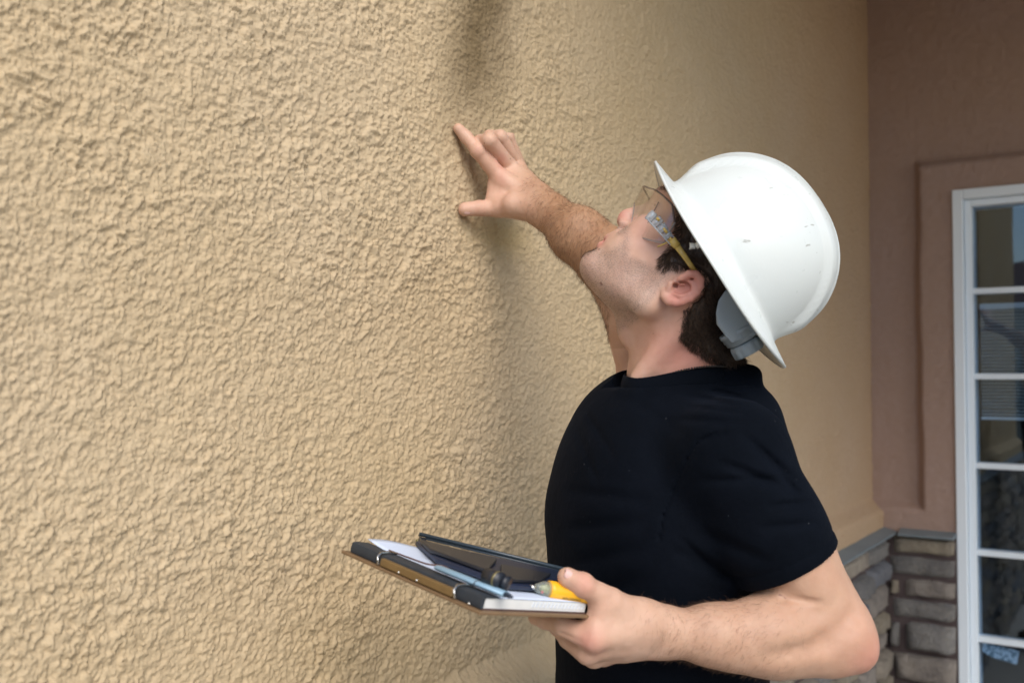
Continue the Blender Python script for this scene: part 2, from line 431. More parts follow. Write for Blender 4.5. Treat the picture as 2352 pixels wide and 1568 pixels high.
def window():
    white = new_mat('vinyl_white', (0.74, 0.79, 0.83), 0.35); n = NB(white); n.color(n.mix(n.noise(6, 3), (0.82, 0.90, 0.97), (0.84, 0.92, 0.98)))
    glass = bpy.data.materials.new('window_glass'); glass.use_nodes = True; t = glass.node_tree; t.nodes.clear()
    out = t.nodes.new('ShaderNodeOutputMaterial'); mx = t.nodes.new('ShaderNodeMixShader'); tr = t.nodes.new('ShaderNodeBsdfTransparent'); gl = t.nodes.new('ShaderNodeBsdfGlossy')
    tr.inputs[0].default_value = (0.72, 0.80, 0.88, 1); gl.inputs['Roughness'].default_value = 0.0; gl.inputs[0].default_value = (0.82, 0.92, 1.0, 1)
    mx.inputs[0].default_value = 0.075; t.links.new(tr.outputs[0], mx.inputs[1]); t.links.new(gl.outputs[0], mx.inputs[2]); t.links.new(mx.outputs[0], out.inputs[0])
    r = root('window', (*far_xy(WIN_S, 0), WIN_Z0), 'tall white framed window with horizontal bars and dark glass', 'window')
    e = np.array([*FD, 0]); nn = np.array([*FN, 0]); up = np.array([0, 0, 1.0]); o = np.array([*far_xy(WIN_S, 0), WIN_Z0]); H = WIN_Z1 - WIN_Z0; W_ = WIN_W
    def frame(x0, x1, z0, z1, d0, d1, th):
        mb = MB()
        mb.box(o + e * x0 + up * z0 + nn * d0, e * th, nn * (d1 - d0), up * (z1 - z0))
        mb.box(o + e * (x1 - th) + up * z0 + nn * d0, e * th, nn * (d1 - d0), up * (z1 - z0))
        mb.box(o + e * (x0 + th) + up * z0 + nn * d0, e * (x1 - x0 - 2 * th), nn * (d1 - d0), up * th)
        mb.box(o + e * (x0 + th) + up * (z1 - th) + nn * d0, e * (x1 - x0 - 2 * th), nn * (d1 - d0), up * th)
        return mb
    f = frame(-0.001, W_ + 0.001, -0.001, H + 0.001, -0.10, 0.052, 0.036).build('window_frame', white, r, bevel=0.004)
    frame(0.0365, W_ - 0.0365, 0.0365, H - 0.0365, -0.08, 0.030, 0.024).build('sash', white, r, bevel=0.003)
    zb = [1.914, 1.607, 1.288, 0.978, 0.672, 0.37]
    for z in zb:
        MB().box(o + e * 0.061 + up * (z - 0.010 - WIN_Z0) + nn * (-0.030), e * (W_ - 0.122), nn * 0.05, up * 0.020).build('glazing_bar', white, r, bevel=0.002)
    MB().box(o + e * (W_ / 2 - 0.01) + up * 0.061 + nn * (-0.029), e * 0.02, nn * 0.046, up * (H - 0.122)).build('glazing_bar', white, r, bevel=0.002)
    MB().box(o + e * 0.06 + up * 0.06 + nn * (-0.012), e * (W_ - 0.12), nn * 0.004, up * (H - 0.12)).build('pane', glass, r)
    # blind behind the glass
    bl = new_mat('blind_slat', (0.80, 0.84, 0.84), 0.5); mb = MB()
    z = 1.465
    while z < 1.85:
        mb.box(o + e * 0.07 + up * (z - WIN_Z0) + nn * (-0.085), e * (W_ - 0.14), nn * 0.018 + up * 0.006, up * 0.0012); z += 0.0125
    mb.box(o + e * 0.07 + up * (1.45 - WIN_Z0) + nn * (-0.085), e * (W_ - 0.14), nn * 0.02, up * 0.010)
    mb.box(o + e * 0.07 + up * (1.852 - WIN_Z0) + nn * (-0.09), e * (W_ - 0.14), nn * 0.03, up * 0.02)
    mb.build('blind', bl, r)
    dark = new_mat('room_dark', (0.01, 0.009, 0.008), 0.9); mb = MB(); n = NB(dark); n.color(n.mix(n.noise(3), (0.006, 0.006, 0.006), (0.014, 0.012, 0.010)))
    a = o + e * (-0.3) + up * (-0.3) - nn * 0.9
    mb.box(a, e * (W_ + 0.6), nn * -0.05, up * (H + 0.6))
    mb.box(a, e * -0.05, nn * 0.78, up * (H + 0.6)); mb.box(a + e * (W_ + 0.6), e * 0.05, nn * 0.78, up * (H + 0.6))
    mb.box(a + up * (H + 0.6), e * (W_ + 0.6), nn * 0.78, up * 0.05); mb.box(a, e * (W_ + 0.6), nn * 0.78, up * -0.05)
    mb.build('room_interior', dark, r)
    # sticker inside the lowest visible pane
    st = new_mat('sticker', (0.60, 0.76, 0.85), 0.5); n = NB(st)
    n.color(n.mix(n.ramp(n.noise(90, 2, 0.5), [(0.50, 0.0), (0.56, 1.0)]), (0.80, 0.92, 0.98), (0.18, 0.30, 0.36)))
    mb = MB(); pts = [(0.072, 0.655), (0.068, 0.622), (0.10, 0.605), (0.180, 0.592), (0.188, 0.640), (0.12, 0.650)]
    vs = [o + e * a + up * (z - WIN_Z0) + nn * (-0.0165) for a, z in pts] + [o + e * a + up * (z - WIN_Z0) + nn * (-0.0155) for a, z in pts]
    mb.add(vs, [(5, 4, 3, 2, 1, 0), (6, 7, 8, 9, 10, 11)] + [(i, (i + 1) % 6, 6 + (i + 1) % 6, 6 + i) for i in range(6)])
    mb.build('window_sticker', st, r)
window()

def neighbour():
    # house across the side yard, seen only in the window reflection
    m = new_mat('neighbour_stucco', (0.55, 0.47, 0.34), 0.9); n = NB(m); n.color(n.mix(n.noise(3, 5), (0.52, 0.44, 0.31), (0.6, 0.52, 0.39)))
    rm = new_mat('roof_tile', (0.20, 0.12, 0.09), 0.8); gm = new_mat('dark_pane', (0.03, 0.04, 0.05), 0.1)
    r = root('neighbour_house', (-6, -14, 0), 'cream single storey house across the yard', 'house')
    MB().box((-14, -18, 0), (16, 0, 0), (0, 6, 0), (0, 0, 3.0)).build('wall', m, r)
    mb = MB(); mb.add([(-14.5, -18.5, 3.0), (2.5, -18.5, 3.0), (2.5, -11.5, 3.0), (-14.5, -11.5, 3.0), (-14.5, -15, 4.4), (2.5, -15, 4.4)], [(3, 2, 1, 0), (0, 1, 5, 4), (2, 3, 4, 5), (1, 2, 5), (3, 0, 4)])
    mb.build('roof', rm, r)
    for x in (-11, -7, -3):
        MB().box((x, -11.99, 1.0), (1.4, 0, 0), (0, 0.03, 0), (0, 0, 1.2)).build('window', gm, r)
    # shrubs by the path, reflected in the lower panes
    lf = new_mat('leaf', (0.10, 0.12, 0.04), 0.6); n = NB(lf); n.color(n.mix(n.noise(9), (0.06, 0.08, 0.03), (0.22, 0.18, 0.07)))
    for i, (x, y) in enumerate([(0.5, -3.5), (-1.6, -4.2)]):
        rt = root('shrub', (x, y, 0), ['dry olive shrub nearer the porch', 'dry olive shrub farther from the porch'][i], 'shrub')
        rr = np.random.default_rng(i); N = 1500
        c = rr.normal(size=(N, 3)) * (0.32, 0.32, 0.33) + (x, y, 0.75); c[:, 2] = np.maximum(c[:, 2], 0.08)
        a = rr.normal(size=(N, 3)); a /= np.linalg.norm(a, axis=1)[:, None]; b = np.cross(a, rr.normal(size=(N, 3))); b /= np.linalg.norm(b, axis=1)[:, None]
        V = np.stack([c - a * .05, c + b * .015, c + a * .05, c - b * .015], 1).reshape(-1, 3)
        part('foliage', V, np.arange(N * 4).reshape(-1, 4), lf, rt, False)
        MB().tube([(x, y, 0), (x + .02, y, .4), (x - .03, y + .02, .8)], [.03, .02, .01], 8).build('stem', rm, rt, True)
neighbour()
print('structure', round(time.time() - T0, 1))
# ================================================================ IMPLICIT MODELLING KIT
# a figure is a list of blended primitives; its surface is extracted once as ONE continuous mesh
class Sdf:
    def __init__(s): s.p = []                     # (kind, op, k, params, centre, bound radius)
    def cap(s, a, b, ra, rb=None, k=0.006, op='u'):
        a = np.asarray(a, float); b = np.asarray(b, float); rb = ra if rb is None else rb
        s.p.append(('cap', op, k, (a, b, ra, rb), (a + b) / 2, np.linalg.norm(a - b) / 2 + max(ra, rb))); return s
    def chain(s, pts, rs, k=0.004, op='u'):
        # a chain is blended inside itself first, then with the rest
        pts = [np.asarray(p, float) for p in pts]; c = np.mean(pts, 0)
        s.p.append(('chain', op, k, (pts, rs), c, max(np.linalg.norm(p - c) + r for p, r in zip(pts, rs)))); return s
    def ell(s, c, r, axes=None, k=0.01, op='u'):
        A = np.eye(3) if axes is None else np.array([nrm(a) for a in axes]); r = np.asarray(r, float)
        s.p.append(('ell', op, k, (np.asarray(c, float), r, A), np.asarray(c, float), max(r))); return s
    def sub(s, other, k, c, R, op='u'):
        s.p.append(('sdf', op, k, (other,), np.asarray(c, float), R)); return s
    def fn(s, f, c=None, R=1e9, op='add', k=0.0):
        s.p.append(('fn', op, k, (f,), np.zeros(3) if c is None else np.asarray(c, float), R)); return s
    def ev(s, q, c=None, R=None):                 # q (n,3); c,R bounding sphere of q for culling
        d = np.full(len(q), 1.0)
        for kind, op, k, a, pc, pr in s.p:
            if c is not None and kind != 'fn' or (c is not None and pr < 1e8):
                if np.linalg.norm(c - pc) > R * 2.0 + pr + k * 2 + 0.004: 
                    if op == 'i': d[:] = np.maximum(d, 0.05)
                    continue
            if kind == 'cap':
                A, B, ra, rb = a; ba = B - A; qa = q - A; L = max(ba @ ba, 1e-12)
                h = np.clip(qa @ ba / L, 0, 1); e = np.linalg.norm(qa - h[:, None] * ba, axis=1) - (ra + (rb - ra) * h)
            elif kind == 'chain':
                pts, rs = a; e = None
                for i in range(len(pts) - 1):
                    ba = pts[i + 1] - pts[i]; qa = q - pts[i]; L = max(ba @ ba, 1e-12)
                    h = np.clip(qa @ ba / L, 0, 1); f = np.linalg.norm(qa - h[:, None] * ba, axis=1) - (rs[i] + (rs[i + 1] - rs[i]) * h)
                    if e is None: e = f
                    else:
                        kk = 0.004; hh = np.clip(0.5 + 0.5 * (f - e) / kk, 0, 1); e = f + (e - f) * hh - kk * hh * (1 - hh)
            elif kind == 'ell':
                cc, r, A = a; l = (q - cc) @ A.T; k0 = np.linalg.norm(l / r, axis=1); k1 = np.linalg.norm(l / r ** 2, axis=1) + 1e-9
                e = k0 * (k0 - 1) / k1
            elif kind == 'sdf':
                e = a[0].ev(q, c, R)
            elif kind == 'fn':
                e = a[0](q)
            if op == 'u':
                if k <= 0: d = np.minimum(d, e)
                else: h = np.clip(0.5 + 0.5 * (e - d) / k, 0, 1); d = e + (d - e) * h - k * h * (1 - h)
            elif op == 's':
                e = -e; kk = max(k, 1e-5); h = np.clip(0.5 - 0.5 * (e - d) / kk, 0, 1); d = e + (d - e) * h + kk * h * (1 - h)
            elif op == 'i':
                kk = max(k, 1e-5); h = np.clip(0.5 - 0.5 * (e - d) / kk, 0, 1); d = e + (d - e) * h + kk * h * (1 - h)
            elif op == 'add': d = d + e
        return d
def surf(sdf, lo, hi, h):
    """surface nets over the blocks that touch the surface"""
    B = 12; lo = np.asarray(lo, float); hi = np.asarray(hi, float)
    nb = np.ceil((hi - lo) / (h * B)).astype(int); N = nb * B + 2
    g = np.stack(np.meshgrid(*[np.arange(n) for n in nb], indexing='ij'), -1).reshape(-1, 3)
    cen = lo + (g + 0.5) * h * B; hd = h * B * 0.8661
    act = np.zeros(len(g), bool)
    for s0 in range(0, len(g), 4096):
        c = cen[s0:s0 + 4096]; cc = c.mean(0); R = np.linalg.norm(c - cc, axis=1).max() + hd
        act[s0:s0 + 4096] = np.abs(sdf.ev(c, None, None)) < hd * 1.5 + 0.006
    g = g[act]; cen = cen[act]
    o = np.stack(np.meshgrid(*[np.arange(B + 2)] * 3, indexing='ij'), -1).reshape(-1, 3)
    cid = []; cpos = []; quads = []
    def lin(i): return (i[:, 0].astype(np.int64) * (N[1] + 2) + i[:, 1]) * (N[2] + 2) + i[:, 2]
    for gi, c in zip(g, cen):
        q = lo + (gi * B + o) * h
        d = sdf.ev(q, c, hd * 1.25).reshape(B + 2, B + 2, B + 2)
        if d.min() > 0 or d.max() < 0: continue
        ins = d < 0
        base = gi * B
        # cells 0..B-1 own their vertex
        m = B
        cnt = np.zeros((m, m, m)); pos = np.zeros((m, m, m, 3))
        for ax in range(3):
            for u in (0, 1):
                for v in (0, 1):
                    s1 = [None] * 3; s2 = [None] * 3; oth = [x for x in range(3) if x != ax]
                    s1[ax] = slice(0, m); s2[ax] = slice(1, m + 1)
                    s1[oth[0]] = s2[oth[0]] = slice(u, m + u); s1[oth[1]] = s2[oth[1]] = slice(v, m + v)
                    a = d[tuple(s1)]; b = d[tuple(s2)]; x = (a < 0) != (b < 0)
                    t = np.where(x, a / np.where(x, a - b, 1), 0)
                    cnt += x; pos[..., ax] += np.where(x, t, 0); pos[..., oth[0]] += x * u; pos[..., oth[1]] += x * v
        ac = np.argwhere(cnt > 0)
        if not len(ac): continue
        k = tuple(ac.T); pp = pos[k] / cnt[k][:, None]
        cid.append(lin(ac + base)); cpos.append(lo + (ac + base + pp) * h)
        # edges starting at corners 1..B (so the four cells are at index-1 .. index)
        for ax in range(3):
            a = ins[:m, :m, :m]; s2 = [slice(0, m)] * 3; s2[ax] = slice(1, m + 1); b = ins[tuple(s2)]
            e = np.argwhere(a != b)
            if not len(e): continue
            sgn = a[tuple(e.T)]; e = e + base
            u, v = [(1, 2), (2, 0), (0, 1)][ax]
            du = np.zeros(3, int); du[u] = 1; dv = np.zeros(3, int); dv[v] = 1
            qd = np.stack([lin(e - du - dv), lin(e - dv), lin(e), lin(e - du)], 1)
            qd[~sgn] = qd[~sgn][:, ::-1]; quads.append(qd)
    cid = np.concatenate(cid); cpos = np.concatenate(cpos); quads = np.concatenate(quads)
    od = np.argsort(cid); cid = cid[od]; cpos = cpos[od]
    ix = np.clip(np.searchsorted(cid, quads), 0, len(cid) - 1); ok = (cid[ix] == quads).all(1)
    F = ix[ok]
    # one relaxing pass
    V = cpos
    for _ in range(1):
        acc = np.zeros_like(V); n = np.zeros(len(V))
        for a, b in ((0, 1), (1, 2), (2, 3), (3, 0)):
            for c in range(3):
                acc[:, c] += np.bincount(F[:, a], V[F[:, b], c], len(V)) + np.bincount(F[:, b], V[F[:, a], c], len(V))
            n += np.bincount(F[:, a], minlength=len(V)) + np.bincount(F[:, b], minlength=len(V))
        V = V * 0.5 + 0.5 * acc / np.maximum(n, 1)[:, None]
    return V, F
def biggest(V, F):
    lab = np.arange(len(V))
    for _ in range(400):
        m = lab[F].min(1); old = lab.copy()
        for c in range(4): np.minimum.at(lab, F[:, c], m)
        lab = lab[lab]; lab = lab[lab]
        if (lab == old).all(): break
    u, c = np.unique(lab, return_counts=True); keep = lab == u[c.argmax()]
    new = np.cumsum(keep) - 1; return V[keep], new[F[keep[F[:, 0]]]]
def vnorm(V, F):
    n = np.cross(V[F[:, 2]] - V[F[:, 0]], V[F[:, 3]] - V[F[:, 1]]); out = np.zeros_like(V)
    for a in range(4):
        for c in range(3): out[:, c] += np.bincount(F[:, a], n[:, c], len(V))
    return out / (np.linalg.norm(out, axis=1)[:, None] + 1e-12)
def project(V):
    """picture coordinates (2352 wide) and depth of world points"""
    x = V[:, 0]; y = V[:, 1]; z = V[:, 2] - CAM_H
    dep = y * CP + z * SP; up = -y * SP + z * CP
    return 1176 + x / dep * FPX, 784 - up / dep * FPX, dep
def poly_sd(x, y, poly):
    poly = np.asarray(poly, float); d = np.full(x.shape, 1e9); inside = np.zeros(x.shape, bool)
    for i in range(len(poly)):
        a = poly[i]; b = poly[(i + 1) % len(poly)]; e = b - a; wx = x - a[0]; wy = y - a[1]
        t = np.clip((wx * e[0] + wy * e[1]) / (e @ e), 0, 1); d = np.minimum(d, np.hypot(wx - t * e[0], wy - t * e[1]))
        c = ((a[1] > y) != (b[1] > y)) & (x < (b[0] - a[0]) * (y - a[1]) / (b[1] - a[1] + 1e-15) + a[0]); inside ^= c
    return np.where(inside, -d, d)
def strands(rootp, dirs, nrmv, length, width, lift, seed=0, seg=3):
    """tapered three-sided hairs; dirs = comb direction, lift = how far they stand off"""
    n = len(rootp); rr = np.random.default_rng(seed)
    L = length * rr.uniform(0.7, 1.15, n)[:, None]; dirs = dirs - nrmv * np.sum(dirs * nrmv, 1)[:, None]
    dirs = dirs + rr.normal(size=(n, 3)) * 0.22; dirs = dirs / np.linalg.norm(dirs, axis=1)[:, None]
    side = np.cross(dirs, nrmv); side = side / (np.linalg.norm(side, axis=1)[:, None] + 1e-9)
    V = []; 
    for j in range(seg):
        t = j / seg
        c = rootp - nrmv * 0.0005 + dirs * L * t + nrmv * (lift * math.sin(t * 1.9))
        wd = width * (1 - 0.75 * t)
        for kx, ky in ((1, 0), (-0.5, 0.87), (-0.5, -0.87)): V.append(c + side * wd * kx + nrmv * wd * ky)
    V.append(rootp + dirs * L + nrmv * (lift * math.sin(1.9)))
    V = np.stack(V, 1); m = V.shape[1]; F = []
    for j in range(seg - 1):
        for k in range(3): F.append((j * 3 + k, j * 3 + (k + 1) % 3, j * 3 + 3 + (k + 1) % 3, j * 3 + 3 + k))
    for k in range(3): F.append(((seg - 1) * 3 + k, (seg - 1) * 3 + (k + 1) % 3, m - 1, m - 1))
    F = np.array(F); F = (F[None] + (np.arange(n) * m)[:, None, None]).reshape(-1, 4)
    V = V.reshape(-1, 3)
    tri = F[:, 2] == F[:, 3]
    faces = [tuple(f) for f in F[~tri]] + [tuple(f[:3]) for f in F[tri]]
    return V, faces

# ================================================================ THE MAN
YAW = math.radians(8)
HO = P(1530, 675, 1.28)                                  # between the ears
Fh = np.array([-0.707 * math.cos(YAW), math.sin(YAW), 0.707 * math.cos(YAW)])   # face direction: up and to the left
Uh = nrm(np.array([0.707, 0.0, 0.707])); Lh = np.cross(Uh, Fh); Lh = nrm(Lh)
if Lh[1] > 0: Lh = -Lh                                    # towards the camera = his left
Uh = nrm(np.cross(Fh, Lh)); Uh = Uh if Uh[2] > 0 else -Uh
def H(f, u, l=0.0): return HO + Fh * f + Uh * u + Lh * l
HA = (Fh, Uh, Lh)

head = Sdf()
head.ell(H(-0.012, 0.084), (0.093, 0.083, 0.076), HA)
head.ell(H(0.026, 0.100), (0.068, 0.044, 0.062), HA, k=0.015)
head.ell(H(0.000, 0.025), (0.070, 0.075, 0.0675), HA, k=0.02)
head.ell(H(0.036, 0.022), (0.062, 0.070, 0.058), HA, k=0.02)
for s in (1, -1):
    head.cap(H(0.006, -0.034, 0.053 * s), H(0.084, -0.038, 0.014 * s), 0.017, 0.0185, k=0.02)      # jaw
    head.cap(H(0.004, -0.030, 0.053 * s), H(0.004, 0.020, 0.060 * s), 0.013, 0.012, k=0.02)
    head.ell(H(0.062, 0.038, 0.038 * s), (0.026, 0.022, 0.022), HA, k=0.02)                          # cheekbone
    head.ell(H(0.062, 0.000, 0.032 * s), (0.030, 0.032, 0.026), HA, k=0.02)
    head.cap(H(0.0875, 0.086, 0.012 * s), H(0.068, 0.084, 0.047 * s), 0.0160, 0.0130, k=0.016)        # brow
head.ell(H(0.0905, -0.037), (0.0200, 0.019, 0.021), HA, k=0.012)                                   # chin
head.ell(H(0.074, 0.002), (0.0330, 0.030, 0.032), HA, k=0.016)                                       # muzzle
head.ell(H(0.045, -0.036), (0.045, 0.026, 0.040), HA, k=0.02)                                        # under the jaw
for s in (1, -1):
    head.ell(H(0.1020, 0.066, 0.031 * s), (0.018, 0.0125, 0.017), HA, k=0.010, op='s')
    head.ell(H(0.0765, 0.0655, 0.031 * s), (0.0135, 0.0130, 0.0135), HA, k=0.004)
    head.cap(H(0.092, 0.0655, 0.017 * s), H(0.083, 0.0655, 0.046 * s), 0.0011, k=0.0025, op='s')     # lid line
head.cap(H(0.088, 0.074), H(0.1065, 0.040), 0.0085, 0.0100, k=0.010)                                # nose
head.ell(H(0.1055, 0.0325), (0.0105, 0.0105, 0.0105), HA, k=0.006)
for s in (1, -1):
    head.ell(H(0.0985, 0.0255, 0.0105 * s), (0.0100, 0.0070, 0.0068), HA, k=0.005)
    head.cap(H(0.1045, 0.0195, 0.0060 * s), H(0.1015, 0.029, 0.0062 * s), 0.0032, 0.0026, k=0.002, op='s')
    head.cap(H(0.094, 0.020, 0.0185 * s), H(0.076, -0.008, 0.034 * s), 0.003, k=0.012, op='s')       # smile fold, soft
for s in (1, -1):
    head.cap(H(0.1035, 0.0005, 0.003 * s), H(0.087, -0.0058, 0.023 * s), 0.0055, 0.0032, k=0.005)    # upper lip
    head.cap(H(0.1020, -0.0135, 0.0), H(0.0865, -0.0100, 0.021 * s), 0.0062, 0.0035, k=0.005)        # lower lip
    head.cap(H(0.1115, -0.0062, 0.0), H(0.087, -0.0086, 0.0265 * s), 0.0020, k=0.003, op='s')        # mouth line
head.cap(H(0.1125, -0.0235, -0.012), H(0.1125, -0.0235, 0.012), 0.0040, k=0.008, op='s')             # hollow over the chin
# ear (his left, towards the camera)
def EP(px, py, Z): return P(px, py, Z)
ear = Sdf()
eax = (nrm(np.array([0.64, 0.10, 0.77])), nrm(np.array([-0.77, 0.2, 0.64])), np.array([0, -1.0, 0.1]))
ear.ell(EP(1570, 663, 1.203), (0.0255, 0.0165, 0.0060), eax, k=0.004)
hx = [(1553, 653, 1.196), (1566, 638, 1.191), (1583, 629, 1.189), (1599, 630, 1.190), (1609, 642, 1.191), (1609, 656, 1.192), (1600, 671, 1.193), (1586, 684, 1.194), (1569, 691, 1.196), (1552, 694, 1.198)]
ear.chain([EP(*q) for q in hx], [0.0034, 0.0036, 0.0038, 0.0040, 0.0042, 0.0042, 0.0042, 0.0042, 0.0044, 0.0052], k=0.002)
ear.chain([EP(1552, 693, 1.198), EP(1538, 690, 1.200), EP(1528, 680, 1.203), EP(1526, 668, 1.207)], [0.0055, 0.0058, 0.005, 0.004], k=0.003)
ear.ell(EP(1566, 662, 1.1945), (0.0150, 0.0098, 0.0060), eax, k=0.003, op='s')
ear.chain([EP(1593, 648, 1.1925), EP(1592, 661, 1.1925), EP(1580, 673, 1.193), EP(1563, 679, 1.194), EP(1548, 675, 1.196)], [0.0026, 0.0028, 0.0028, 0.0026, 0.0022], k=0.003)
ear.cap(EP(1575, 641, 1.193), EP(1590, 651, 1.193), 0.0022, k=0.003)
ear.cap(EP(1574, 654, 1.197), EP(1562, 652, 1.197), 0.0018, k=0.002)
ear.cap(EP(1541, 652, 1.198), EP(1537, 664, 1.200), 0.0044, 0.004, k=0.003)
ear.cap(EP(1551, 655, 1.194), EP(1552, 656, 1.215), 0.0034, 0.0030, k=0.002, op='s')
ear.cap(EP(1577, 662, 1.1925), EP(1562, 668, 1.1935), 0.0045, 0.004, k=0.003, op='s')
head.sub(ear, 0.004, EP(1568, 662, 1.2), 0.04)
# the other ear, plainer
head.ell(H(-0.004, 0.012, -0.074), (0.0165, 0.027, 0.006), (Fh, Uh, Lh), k=0.004)
# neck
neckA = P(1565, 690, 1.285); neckB = P(1541, 860, 1.305)
body = Sdf(); body.p = list(head.p)
body.cap(neckA, neckB, 0.054, 0.0575, k=0.03)
body.cap(P(1600, 700, 1.225), P(1466, 868, 1.262), 0.010, 0.009, k=0.022)       # neck muscle
body.cap(P(1610, 760, 1.29), P(1655, 905, 1.31), 0.026, 0.026, k=0.03)
body.ell(P(1447, 752, 1.30), (0.016, 0.014, 0.024), None, k=0.02)              # adam's apple
# torso inside the shirt
body.ell(P(1510, 1155, 1.32), (0.100, 0.125, 0.150), (nrm([0.97, 0.25, 0]), nrm([-0.25, 0.97, 0]), (0, 0, 1)), k=0.03)
body.ell(P(1515, 1400, 1.32), (0.095, 0.140, 0.26), (nrm([0.97, 0.25, 0]), nrm([-0.25, 0.97, 0]), (0, 0, 1)), k=0.04)
# his left arm (near): shoulder, upper arm, elbow, forearm, wrist
SH_L = P(1700, 1070, 1.165); EL_L = P(1925, 1452, 1.135); WR_L = P(1512, 1452, 1.105)
body.cap(P(1560, 960, 1.28), SH_L, 0.036, 0.043, k=0.03)
body.cap(SH_L, P(1812, 1265, 1.15), 0.043, 0.0450, k=0.02)
body.cap(P(1812, 1265, 1.15), P(1912, 1420, 1.14), 0.047, 0.0385, k=0.02)
body.cap(P(1790, 1235, 1.12), P(1850, 1345, 1.12), 0.030, 0.026, k=0.02)        # biceps / triceps mass
body.ell(P(1950, 1475, 1.135), (0.030, 0.032, 0.033), None, k=0.02)
body.ell(P(1972, 1490, 1.135), (0.0175, 0.020, 0.021), None, k=0.016)
body.cap(P(1905, 1452, 1.135), P(1775, 1454, 1.12), 0.040, 0.0425, k=0.018)
body.cap(P(1775, 1454, 1.12), P(1640, 1458, 1.108), 0.0425, 0.0310, k=0.02)
body.cap(P(1640, 1458, 1.108), P(1520, 1452, 1.10), 0.0310, 0.0235, k=0.02)
body.cap(P(1700, 1497, 1.105), P(1900, 1512, 1.125), 0.016, 0.017, k=0.025)
body.cap(P(1772, 1369, 1.094), P(1800, 1371, 1.096), 0.0008, 0.0038, k=0.007, op='s')   # elbow crease
body.cap(P(1800, 1371, 1.096), P(1890, 1385, 1.0925), 0.0040, 0.0018, k=0.005, op='s')
body.cap(P(1965, 1412, 1.100), P(1905, 1478, 1.085), 0.0022, 0.0026, k=0.022, op='s'); body.cap(P(1905, 1478, 1.085), P(1770, 1512, 1.068), 0.0026, 0.0005, k=0.022, op='s')
# left hand
def hand_l(b):
    Wr = P(1512, 1452, 1.10)
    b.cap(P(1520, 1432, 1.095), P(1475, 1420, 1.085), 0.0195, 0.019, k=0.02)
    b.cap(P(1520, 1472, 1.105), P(1440, 1478, 1.09), 0.0160, 0.017, k=0.02)
    b.cap(P(1478, 1418, 1.085), P(1402, 1385, 1.060), 0.0185, 0.0150, k=0.015)          # thumb ball
    b.cap(P(1470, 1440, 1.08), P(1372, 1462, 1.045), 0.019, 0.0140, k=0.015)             # index metacarpal
    b.cap(P(1455, 1468, 1.085), P(1362, 1488, 1.058), 0.017, 0.0140, k=0.012)
    b.cap(P(1452, 1478, 1.10), P(1368, 1504, 1.080), 0.015, 0.0125, k=0.012)
    b.cap(P(1455, 1480, 1.115), P(1385, 1505, 1.105), 0.014, 0.011, k=0.012)
    b.cap(P(1408, 1400, 1.065), P(1378, 1440, 1.055), 0.0125, 0.0125, k=0.014)           # web
    b.chain([P(1398, 1378, 1.058), P(1338, 1344, 1.040), P(1303, 1325, 1.032)], [0.0142, 0.0116, 0.0104], k=0.006)
    b.ell(P(1338, 1341, 1.040), (0.0125, 0.0122, 0.0118), None, k=0.005)
    b.chain([P(1362, 1466, 1.043), P(1292, 1436, 1.060), P(1252, 1424, 1.085), P(1230, 1418, 1.102)], [0.0136, 0.0108, 0.0092, 0.0082], k=0.005)
    b.chain([P(1350, 1497, 1.060), P(1306, 1466, 1.085), P(1282, 1440, 1.115), P(1262, 1428, 1.135)], [0.0136, 0.0106, 0.0092, 0.0082], k=0.004)
    b.chain([P(1362, 1507, 1.082), P(1325, 1482, 1.110), P(1305, 1452, 1.140), P(1290, 1438, 1.155)], [0.0124, 0.0100, 0.0088, 0.0078], k=0.004)
    b.chain([P(1388, 1506, 1.105), P(1352, 1490, 1.130), P(1330, 1462, 1.152), P(1316, 1446, 1.165)], [0.0108, 0.0088, 0.0078, 0.0070], k=0.004)
    b.cap(P(1378, 1400, 1.050), P(1364, 1436, 1.048), 0.0115, 0.0115, k=0.01)
    b.cap(P(1342, 1478, 1.0305), P(1288, 1452, 1.0505), 0.0006, k=0.004, op='s')
    b.cap(P(1358, 1392, 1.035), P(1352, 1412, 1.04), 0.0012, k=0.006, op='s')
hand_l(body)
# his right arm (far): shoulder, elbow behind the chin, hand on the wall
SH_R = P(1500, 930, 1.50); EL_R = P(1392, 585, 1.475)
armr = Sdf()
armr.cap(P(1540, 930, 1.36), SH_R, 0.045, 0.048)
armr.cap(SH_R, P(1478, 770, 1.48), 0.050, 0.046, k=0.03)
armr.cap(P(1478, 770, 1.48), P(1420, 640, 1.478), 0.046, 0.042, k=0.02)
armr.cap(EL_R, P(1328, 540, 1.500), 0.0430, 0.0400, k=0.02)
armr.cap(P(1412, 620, 1.476), P(1385, 595, 1.475), 0.038, 0.040, k=0.02)
WRr = WP(1223, 458, 0.088)
armr.cap(P(1328, 540, 1.500), P(1262, 487, 1.560), 0.0400, 0.0275, k=0.02)
armr.cap(P(1262, 487, 1.560), P(1232, 466, 1.585), 0.0275, 0.0245, k=0.02)
def RW(px, py, off): return WP(px, py, off)
